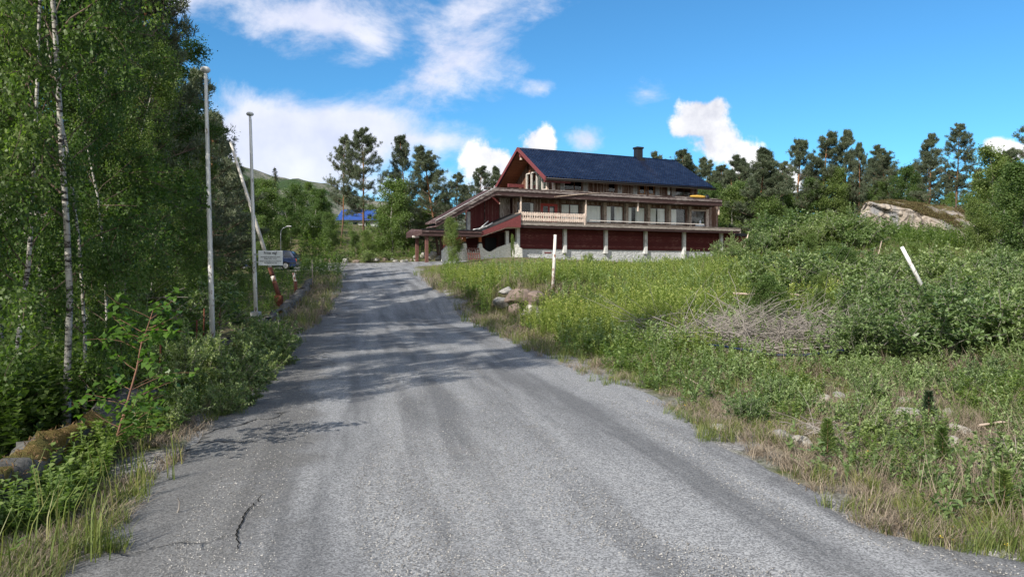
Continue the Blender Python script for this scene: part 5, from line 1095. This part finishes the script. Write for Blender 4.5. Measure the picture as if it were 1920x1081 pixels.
for u, v, D, r, mt, lab in [(972, 556, 23.6, (.42, .36, .30), 'pinkstone', 'largest flat pink boulder of the rubble below the marker post'), (1003, 560, 23.4, (.34, .3, .22), 'pinkstone', 'sloping brown slab right of the largest pink boulder'), (968, 580, 23.2, (.2, .25, .2), 'pinkstone', 'small square pink block under the largest boulder'),
    (997, 581, 23.1, (.28, .25, .20), 'palestone', 'pale wedge shaped block low in the rubble'), (1016, 592, 22.8, (.28, .25, .2), 'greystone', 'grey rounded boulder at the foot of the rubble'), (985, 592, 22.9, (.2, .2, .14), 'greystone', 'small grey stone at the foot of the rubble'), (938, 568, 24.2, (.24, .2, .18), 'greystone', 'grey stone at the left end of the rubble'),
    (950, 545, 24.8, (.25, .2, .12), 'greystone', 'flat grey stone on top of the rubble')]:
    boulder(at(u, D), D, tuple(q * 1.25 for q in r), int(u), M[mt], lab, 'boulder', 'boulder', 'boulders below the marker post', z=1.6 + (HV - v) / F * D)
sv = [(1352, 792, .10, 'rounded grey stone nearest the road edge'), (1470, 812, .13, 'pale angular stone with a chipped face on the gravel spur'), (1527, 797, .15, 'largest pale stone half hidden by a shrub'), (1505, 820, .12, 'flat stone below the largest pale stone'), (1700, 765, .2, 'broad flat pale rock among the low willows'), (1785, 765, .13, 'brown stone near the small spruce seedling'), (1697, 742, .09, 'small stone above the broad flat rock'),
      (1760, 775, .10, 'small reddish stone between the rocks'), (1805, 790, .14, 'dark edged slab right of the brown stone'), (1545, 735, .12, 'weathered stone in the weeds above the gravel spur'), (1575, 730, .10, 'yellowish stone right of the weathered one'), (1395, 720, .07, 'small pale pebble sized stone in the grass'), (1790, 812, .12, 'grey slab lowest among the right stones'), (1860, 968, .07, 'pale stone in the grass at the lower right')]
for i, (u, v, r, lab) in enumerate(sv):
    D = 1.5 * F / (v - HV); boulder(at(u, D), D, (r, r * .8, r * .6), i + 40, M[['palestone', 'greystone', 'palestone'][i % 3]], lab, 'stone', 'stone', 'stones on the right verge', dz=.0)
for i in range(16):
    u = [602, 622, 636, 650, 668, 690, 706, 722, 742, 758, 772, 780, 648, 612, 700, 735][i]; D = 63 + (i % 4) * .9; r = .25 + .22 * ((i * 7) % 5) / 5
    boulder(at(u, D), D, (r, r * .8, r * .7), i + 80, M[['greystone', 'pinkstone', 'palestone'][i % 3]], 'rough stone in the rubble bank across the end of the road', 'stone', 'stone', 'stones of the bank at the road end', dz=.1)
for i, (u, v) in enumerate([(782, 483), (793, 479), (808, 482), (812, 477), (822, 484), (836, 480)]):
    D = 64; boulder(at(u, D), D, (.4, .35, .32), i + 120, M['palestone'], 'white stone in the heap under the entrance canopy', 'stone', 'stone', 'white stones under the canopy', z=1.6 + (HV - v) / F * D)
# ------------------------------------------------------------------ rock outcrop with heather
na, nb_ = 190, 90; ua = np.linspace(0, 1, na); XX0 = 26.3 + 11.0 * ua
zc = np.interp(XX0, [26.3, 28.3, 30.5, 33, 35, 38.8], [6.7, 6.5, 6.0, 5.0, 4.0, 3.2]); zt = np.interp(XX0, [26.3, 28.5, 31, 34, 36, 38.8], [6.9, 7.2, 7.1, 6.8, 6.3, 5.5])
tb = np.linspace(0, 1, nb_); VX = []; 
for j, t in enumerate(tb):
    zb = Zbase(XX0, np.full(na, 54.)) - .6
    if t < .45: y = 54.0 + 1.0 * (t / .45); z = zb + (zc - zb) * (t / .45)
    elif t < .9: q = (t - .45) / .45; y = 55 + 6.5 * q; z = zc + (zt - zc) * np.sin(q * np.pi / 2)
    else: q = (t - .9) / .1; y = 61.5 + 2.5 * q; z = zt - 3.5 * q
    x = XX0 + (y - 54) * .5; yv = np.full(na, y); zz = z + 0.0
    dip = zz + .35 * x                       # fractured along tilted joints
    bl = _hash(np.floor(x * .9 + .25 * np.floor(dip * 1.3)), np.floor(dip * 1.3), 5) - .5; bl2 = _hash(np.floor(x * 2.3), np.floor(dip * 2.6), 6) - .5
    fr = np.clip((.62 - t) / .2, 0, 1); yv = yv + fr * (bl * .8 + bl2 * .28) + .25 * (fbm(x * 1.2, zz * 1.2, 33) - .5)
    zz = zz + (1 - fr * .6) * .45 * (fbm(x * .9, yv * .9, 34, 5) - .5) * np.clip(t * 4, 0, 1) + fr * bl2 * .12
    VX.append(np.stack([x + fr * .1 * bl, yv, zz], -1))
RV = np.stack(VX, 0)
lf = RV[:, 0].copy(); ends = []
for c in (0, na - 1):                         # round the two ends down into the ground
    pass
k = np.clip(np.minimum((XX0 - 26.3) / .7, (37.3 - XX0) / 2.5), 0, 1); k = np.sqrt(1 - (1 - k) ** 2)
gnd = Zbase(RV[:, :, 0], RV[:, :, 1]) - .6; RV[:, :, 2] = gnd + (RV[:, :, 2] - gnd) * k[None]
idx = np.arange(na * nb_).reshape(nb_, na); Q = np.stack([idx[:-1, :-1], idx[:-1, 1:], idx[1:, 1:], idx[1:, :-1]], -1).reshape(-1, 4)
def rock_mat():
    m, n = newmat('granite_outcrop'); v = OC(n); g = n.n('ShaderNodeNewGeometry').outputs['Normal']; nz_ = n.sep(g)[2]
    a = n.noise(v, 1.4, 8, .68); b = n.noise(n.mapping(v, (1, 1, .35)), 1.1, 6, .6)
    col = n.mix(n.ramp(a, [(.35, 0.0), (.65, 1.0)]), (.20, .165, .14), (.40, .35, .30)); col = n.mix(n.ramp(b, [(.5, 0.0), (.66, 1.0)]), col, (.20, .20, .21))
    vo = n.n('ShaderNodeTexVoronoi', feature='DISTANCE_TO_EDGE', i_Scale=.55)
    ns_ = n.n('ShaderNodeTexNoise', i_Scale=.9, i_Detail=6.0); n.set(ns_.inputs[0], v); va = n.n('ShaderNodeVectorMath', operation='MULTIPLY_ADD'); n.set(va.inputs[0], ns_.outputs[1]); va.inputs[1].default_value = (1.6, 1.6, 1.6); n.set(va.inputs[2], n.mapping(v, (1, .6, 1.5), (0, R(20), 0))); n.set(vo.inputs['Vector'], va.outputs[0])
    col = n.mix(n.ramp(vo.outputs[0], [(.012, .5), (.04, 0.0)]), col, (.07, .06, .055))
    hk = n.m('ADD', n.m('MULTIPLY', nz_, .55), n.m('MULTIPLY', n.noise(v, .8, 6, .7), 1.0))
    col = n.mix(n.ramp(hk, [(.92, 0.0), (1.0, 1.0)]), col, n.mix(n.ramp(n.noise(v, 3.5, 5, .6), [(.4, 0.0), (.6, 1.0)]), (.085, .055, .025), (.10, .10, .04)))
    finish(n, col, .95, .15, n.m('ADD', a, n.m('MULTIPLY', n.ramp(vo.outputs[0], [(.0, 0.0), (.06, 1.0)]), .7)), 1.0, .12); return m
tag(link('rock_outcrop', npmesh('rock_outcrop', RV.reshape(-1, 3), Q), rock_mat()), 'bare pinkish grey rock outcrop with fractured face and heather covered top', 'rock')
M['heather'] = mat_leaf('heather_brown_green', [(0, (.06, .035, .015)), (.5, (.12, .08, .03)), (1, (.13, .13, .045))], .15, .8)
j = rng.integers(int(nb_ * .47), int(nb_ * .9), 9000); i = rng.integers(4, na - 4, 9000); P = RV[j, i]; kk = fbm(P[:, 0] * .55, P[:, 1] * .8, 300) > .47; P = P[kk]
P = np.repeat(P, 9, 0) + rng.normal(size=(len(P) * 9, 3)) * [.12, .12, .03]; V, Q, r = leaves(P, .16, .035, rvec(len(P), 1.2))
tag(link('heather', npmesh('heather', V, Q, r), M['heather']), 'brown and green heather growing over the top of the rock', 'heather', kind='stuff')
boulder(at(512, 88), 88, (2.2, 2, 2.0), 7, M['palestone'], 'grey rock face showing through the trees under the mountain', 'rock', 'rock', dz=1.2)
boulder(at(1880, 42), 42, (1.0, 1, 1.1), 8, M['greystone'], 'grey rock half hidden by shrubs right of the outcrop', 'rock', 'rock', dz=.2)

# ------------------------------------------------------------------ brushwood, logs, hose, sapling
def brush(name, cx, cy, rx, ry, hgt, n, mat, label, lmin=.7, lmax=2.4, seed=1, r0=.0025, r1=.0125):
    rr = np.random.default_rng(seed); segs = []
    for i in range(n):
        a = rr.uniform(0, 6.28); q = math.sqrt(rr.random()); x = cx + rx * q * math.cos(a); y = cy + ry * q * math.sin(a); g = Z1(x, y); hh = hgt * (1 - q ** 2) * rr.random() ** .7
        az = rr.normal() * .9 + (0 if rr.random() < .6 else 1.2); l = rr.uniform(lmin, lmax); st = 6; d = np.array([math.cos(az), math.sin(az) * .6, rr.normal() * .22]); p = np.array([x, y, g + hh + .02]) - d * l / 2; pts = [p]
        for s in range(st):
            d = d + rr.normal(size=3) * .13; d[2] -= .02; d /= np.linalg.norm(d); p = p + d * l / st; p[2] = max(p[2], g + .01); pts.append(p.copy())
        r = rr.uniform(r0, r1) * (1.6 if rr.random() < .08 else 1); segs.append((pts, np.linspace(r, r * .35, st + 1)))
        if rr.random() < .6:
            b = pts[3]; d2 = d + rr.normal(size=3) * .5; segs.append(([b, b + d2 * l * .15, b + d2 * l * .3 + [0, 0, .02]], [r * .5, r * .4, r * .2]))
    V, Q = tubes(segs, 4); return tag(link(name, npmesh(name, V, Q, smooth=True), M[mat]), label, 'brush pile')
brush('brush_pile', 5.2, 14.4, 2.5, 1.8, .38, 1500, 'twig', 'large tangled pile of grey dead branches on the weedy slope right of the road', seed=3)
brush('brush_pile', 9.6, 19.5, 2.6, 1.6, .5, 240, 'twig', 'thin scatter of dead branches among the willows behind the large brush pile', seed=4, lmax=3)
brush('brush_pile', 2.6, 18.8, 1.4, .8, .15, 60, 'twig', 'few dead sticks lying in the weeds left of the large brush pile', seed=5)
brush('brush_pile', -7.6, 13.8, 1.8, 1.6, .8, 420, 'twig', 'dark heap of dead brushwood behind the wall left of the taller flagpole', seed=6)
brush('brush_pile', at(1560, 6.6), 6.6, .35, .3, .12, 60, 'twig', 'small clump of dry twigs in the verge above the gravel spur', .3, .7, seed=8, r0=.002, r1=.005)
def rod(name, pts, r, mat, label, cat, n=7):
    V, Q = tubes([(np.array(pts, float), np.linspace(r, r * .7, len(pts)) if cat != 'hose' else np.full(len(pts), r))], n); return tag(link(name, npmesh(name, V, Q, smooth=True), M[mat]), label, cat)
def gp(u, D, h): x = at(u, D); return (x, D, Z1(x, D) + h)
rod('fallen_log', [gp(1375, 19, .62), gp(1415, 18.8, .55), gp(1455, 18.6, .6), gp(1500, 18.6, .5)], .03, 'post', 'pale peeled branch lying across the weeds above the large brush pile', 'log')
rod('fallen_branch', [gp(1285, 9.6, .10), gp(1310, 9.3, .06), gp(1340, 9.0, .05), gp(1356, 8.9, .04)], .009, 'post', 'thin bare stick lying in the grass below the large brush pile', 'stick')
rod('fallen_branch', [gp(1840, 6.9, .07), gp(1880, 6.9, .09), gp(1935, 6.85, .08)], .013, 'post', 'pale bleached stick at the right edge among low willows', 'stick')
M['hose'] = mat_plain('dark_blue_plastic_hose', (.012, .018, .04), .35, .5, .2, 6)
rod('hose', [gp(1330, 12.6, .25), gp(1360, 12.2, .24), gp(1400, 11.8, .22), gp(1450, 11.5, .22), gp(1510, 11.4, .22), gp(1570, 11.5, .24), gp(1640, 11.7, .28), gp(1690, 12.0, .32), gp(1722, 12.5, .38)], .02, 'hose', 'dark blue plastic hose lying in a long curve through the weeds', 'hose', 8)
rod('twig', [(at(326, 4.6), 4.6, .0), (at(330, 4.6), 4.6, .03), (at(331, 4.62), 4.62, .07), (at(328, 4.6), 4.6, .1)], .006, 'twig', 'small grey twig standing on the asphalt at the lower left', 'twig', 5)
# sapling with a reddish stem and big round leaves
sx, sy = at(193, 5.75), 5.75; e = tag(empty('sapling', (sx, sy, Z1(sx, sy) - .02)), 'leaning sapling with reddish stem and large bright heart shaped leaves beside the mossy wall', 'sapling')
st = np.array([[0, 0, 0], [.09, .02, .28], [.16, .05, .55], [.22, .08, .80], [.24, .12, 1.0], [.28, .15, 1.14], [.31, .2, 1.3]]); segs = [(st, np.linspace(.011, .003, 7))]; P = []
for i in range(30):
    t = rng.uniform(.12, .98); b = on(st, t); az = rng.uniform(-1.2, 1.2) if i % 3 else rng.uniform(2.2, 4.2); l = rng.uniform(.25, .6) * (1.2 - t * .6); q = path(b, (math.cos(az), math.sin(az) * .5, .35), l, 5, .12, -.04); segs.append((q, np.linspace(.0028, .001, 6)))
    for k in range(17): P.append(on(q, rng.uniform(.25, 1)) + rng.normal(size=3) * .035)
V, Q = tubes(segs, 6); link('stem', npmesh('stem', V, Q, smooth=True), M['red_twig'], e)
M['saplingleaf'] = mat_leaf('bright_heart_leaves', [(0, (.055, .125, .018)), (1, (.115, .215, .035))], .4, .4)
P = np.array(P); T = rvec(len(P)) * [1, 1, .6] + np.array([0, 0, -.35]); V, Q, r = leaves(P, .068, .055, T, up=1.0); link('foliage', npmesh('foliage', V, Q, r), M['saplingleaf'], e)
# small spruce and pine seedlings on the right verge
for k, (u, D, h, lab) in enumerate([(1745, 7.3, .3, 'bushy dark green spruce seedling among the right hand stones'), (1555, 5.9, .32, 'pine seedling beside the largest pale stone'), (1772, 5.7, .3, 'pine seedling with pale candle shoots at the right'), (1890, 4.6, .3, 'rusty brown dead conifer seedling at the lower right')]):
    e = tag(empty('conifer_seedling', (at(u, D), D, Z1(at(u, D), D))), lab, 'seedling'); n_ = 1100
    z = rng.uniform(.05, 1, n_); az = rng.uniform(0, 6.28, n_); rr_ = rng.random(n_) * .32 * (1.05 - z); P = np.stack([np.cos(az) * rr_ * h, np.sin(az) * rr_ * h, z * h], 1)
    T = np.stack([np.cos(az), np.sin(az), np.full(n_, .7)], 1); V, Q, r = leaves(P, .045, .008, T, fold=.1); link('needles', npmesh('needles', V, Q, r), M['rustneedle'] if k == 3 and 'rustneedle' in M else (M['spruce'] if k == 0 else M['far_leaf']), e)
    V, Q = tubes([(np.array([[0, 0, 0], [.005, 0, h * .5], [0, 0, h]]), [.004, .003, .001])], 5); link('stem', npmesh('stem', V, Q), M['red_twig'], e)
# pallet leaning on the parapet
p_ = lw(-5.1, -.75); e = tag(empty('pallet', (p_.x, p_.y, 1.6 + (HV - 487) / F * p_.y), LA), 'dark weathered pallet leaning against the white scalloped parapet', 'pallet')
for s in range(6): MB().add([(s * .22, 0, 0), (s * .22 + .1, 0, 0), (s * .22 + .1, .35, 1.1), (s * .22, .35, 1.1), (s * .22, .03, 0), (s * .22 + .1, .03, 0), (s * .22 + .1, .38, 1.1), (s * .22, .38, 1.1)], [(0, 1, 2, 3), (7, 6, 5, 4), (0, 4, 5, 1), (1, 5, 6, 2), (3, 2, 6, 7), (0, 3, 7, 4)]).build('slat', M['post_brown'], e)
for z in (.1, .55, 1.0): MB().box(0, 1.2, z * .32 + .035, z * .32 + .09, z - .05, z + .05).build('crossbar', M['post_brown'], e)

# ------------------------------------------------------------------ parked car
def paint(name, c, rough, spec=.5):
    m, n = newmat(name); p = n.n('ShaderNodeBsdfPrincipled'); p.inputs['Base Color'].default_value = (*c, 1); p.inputs['Roughness'].default_value = rough; p.inputs['Coat Weight'].default_value = .6; p.inputs['Specular IOR Level'].default_value = spec
    o = n.n('ShaderNodeOutputMaterial'); n.t.links.new(p.outputs[0], o.inputs[0]); return m
M['carpaint'] = paint('blue_car_paint', (.008, .018, .06), .3); M['carglass'] = paint('tinted_car_glass', (.012, .018, .03), .06); M['tyre'] = mat_plain('tyre_rubber', (.02, .02, .02), .9, .1)
M['taillight'] = paint('red_lamp_glass', (.35, .01, .01), .2); M['headlight'] = paint('clear_lamp_glass', (.7, .7, .72), .1)
D = 55; cxm = (at(463, D) + at(557, D)) / 2; cz = Z1(cxm, D); cz = max(cz, float(Zbase(cxm, D)[0])) + .015
car = tag(empty('parked_car', (cxm, D, cz), R(3)), 'dark blue estate car parked behind the weeds at the end of the left wall', 'car'); Lc = 2.05
low = [(-Lc, .35), (-Lc + .15, .22), (Lc - .1, .22), (Lc, .38), (Lc, .62), (Lc - .04, .88), (1.55, .93), (-.75, .90), (-1.35, .86), (-1.9, .72), (-Lc, .60)]
MB().prism(low, -.82, .82).build('body', M['carpaint'], car, .05)
cab0 = [(-.85, .89), (1.98, .90), (1.62, 1.43), (1.2, 1.47), (-.05, 1.44)]
vs = []; k = .66
for x, z in cab0: vs.append((x, -.78 if z < 1 else -.62, z))
for x, z in cab0: vs.append((x, .78 if z < 1 else .62, z))
MB().add(vs, [(0, 1, 2, 3, 4), (9, 8, 7, 6, 5)] + [((i + 1) % 5, i, i + 5, (i + 1) % 5 + 5) for i in range(5)]).build('cabin', M['carpaint'], car, .04)
def cw(poly):
    for sgn in (-1, 1):
        v_ = [(x, sgn * (.795 - (z - .9) * .296), z) for x, z in poly] + [(x, sgn * (.765 - (z - .9) * .296), z) for x, z in poly]; n = len(poly)
        MB().add(v_, [tuple(range(n)), tuple(range(2 * n - 1, n - 1, -1))] + [((i + 1) % n, i, i + n, (i + 1) % n + n) for i in range(n)]).build('side_window', M['carglass'], car)
cw([(-.55, .95), (.28, .95), (.28, 1.36), (.02, 1.36)]); cw([(.36, .95), (1.08, .95), (1.08, 1.38), (.36, 1.37)]); cw([(1.16, .95), (1.75, .95), (1.5, 1.36), (1.16, 1.38)])
MB().add([(-.88, -.70, .93), (-.88, .70, .93), (-.10, .58, 1.42), (-.10, -.58, 1.42)], [(0, 1, 2, 3)]).build('windscreen', M['carglass'], car)
MB().add([(1.99, -.68, .95), (1.99, .68, .95), (1.66, .56, 1.41), (1.66, -.56, 1.41)], [(3, 2, 1, 0)]).build('rear_window', M['carglass'], car)
for x in (-1.3, 1.25):
    for sgn in (-1, 1):
        def disc(r, y0, y1, nm, mt, par):
            pts = [(x + r * math.cos(2 * math.pi * q / 20), .31 + r * math.sin(2 * math.pi * q / 20)) for q in range(20)]; return MB().prism(pts, y0, y1).build(nm, M[mt], par)
        wh = disc(.31, sgn * .74 - .09, sgn * .74 + .09, 'wheel', 'tyre', car); disc(.19, sgn * .835 - .006, sgn * .835 + .006, 'rim', 'steel', wh)
for sgn in (-1, 1):
    MB().box(Lc - .06, Lc + .012, sgn * .70 - .09, sgn * .70 + .09, .62, .86).build('taillight', M['taillight'], car); MB().box(-Lc - .01, -Lc + .2, sgn * .62 - .14, sgn * .62 + .14, .58, .70).build('headlight', M['headlight'], car)
MB().box(-.06, .06, -.9, -.8, .92, 1.03).build('mirror', M['carpaint'], car)
MB().box(-1.9, Lc - .02, -.835, -.822, .48, .54).build('side_trim', M['tyre'], car)
# ------------------------------------------------------------------ far house, terrace, cabin
D = 108; hx0, hx1 = at(632, D), at(712, D); g = Z1((hx0 + hx1) / 2, D); zb = 1.6 + (HV - 428) / F * D; ze = 1.6 + (HV - 411) / F * D; zr = 1.6 + (HV - 390) / F * D
M['blueroof'] = mat_plain('bright_blue_roof', (.03, .07, .26), .4, .5, .15, 2); M['greywhite'] = mat_boards('pale_grey_cladding', 2, .18, (.50, .52, .54), (.58, .60, .62))
hs = tag(empty('far_house', (hx0, D, min(g, zb) - .1)), 'pale house with bright blue roof half hidden behind the tall pines', 'building'); b0 = min(g, zb) - .1; wd = hx1 - hx0
MB().box(.3, wd - .3, 0, 7, 0, ze - b0).build('wall', M['greywhite'], hs)
MB().add([(0, -.6, ze - b0 - .05), (wd, -.6, ze - b0 - .05), (wd, 3.5, zr - b0), (0, 3.5, zr - b0), (0, 7.6, ze - b0 - .05), (wd, 7.6, ze - b0 - .05), (0, -.6, ze - b0 - .2), (wd, -.6, ze - b0 - .2), (wd, 7.6, ze - b0 - .2), (0, 7.6, ze - b0 - .2)],
         [(0, 1, 2, 3), (3, 2, 5, 4), (0, 6, 7, 1), (4, 5, 8, 9), (1, 7, 8, 5, 2), (0, 3, 4, 9, 6), (6, 9, 8, 7)]).build('roof', M['blueroof'], hs)
for x in (.9, 2.4, 4.3): w_ = MB().box(x, x + .9, -.04, 0.0 - .003, ze - b0 - 1.15, ze - b0 - .35).build('window', M['column'], hs); MB().box(x + .08, x + .82, -.05, -.043, ze - b0 - 1.08, ze - b0 - .42).build('pane', M['carglass'], w_)
D = 92; tx0, tx1 = at(568, D), at(604, D); z0 = 1.6 + (HV - 424) / F * D; z1 = 1.6 + (HV - 409) / F * D; e = tag(empty('timber_terrace', (tx0, D, z0)), 'grey timber terrace with open railing between the far trees', 'terrace')
MB().box(0, tx1 - tx0, 0, 2.5, -.2, 0).build('deck', M['greywhite'], e)
for z in (.35, .7, z1 - z0): MB().box(0, tx1 - tx0, -.03, .03, z - .05, z + .05).build('rail', M['greywhite'], e)
for k in range(4): MB().box(k * (tx1 - tx0 - .1) / 3, k * (tx1 - tx0 - .1) / 3 + .1, -.06, -.033, -1.5, z1 - z0 + .05).build('post', M['greywhite'], e)
D = 68; x0, x1 = at(1524, D), at(1574, D); zb = 1.6 + (HV - 426) / F * D; zt_ = 1.6 + (HV - 402) / F * D; xm = x0 + (x1 - x0) * .38; g = Z1((x0 + x1) / 2, D + 1)
e = tag(empty('black_cabin', (x0, D, g)), 'small black cabin with hipped roof at the foot of the rock', 'building'); A = zb - g; B = zt_ - g
MB().box(.25, x1 - x0 - .25, .25, 2.6, -.3, A).build('wall', M['post_brown'], e)
MB().add([(0, 0, A), (x1 - x0, 0, A), (x1 - x0, 2.9, A), (0, 2.9, A), (xm - x0 - .3, 1.4, B), (xm - x0 + .3, 1.4, B)], [(0, 1, 5, 4), (1, 2, 5), (2, 3, 4, 5), (3, 0, 4), (3, 2, 1, 0)]).build('roof', M['black'], e)
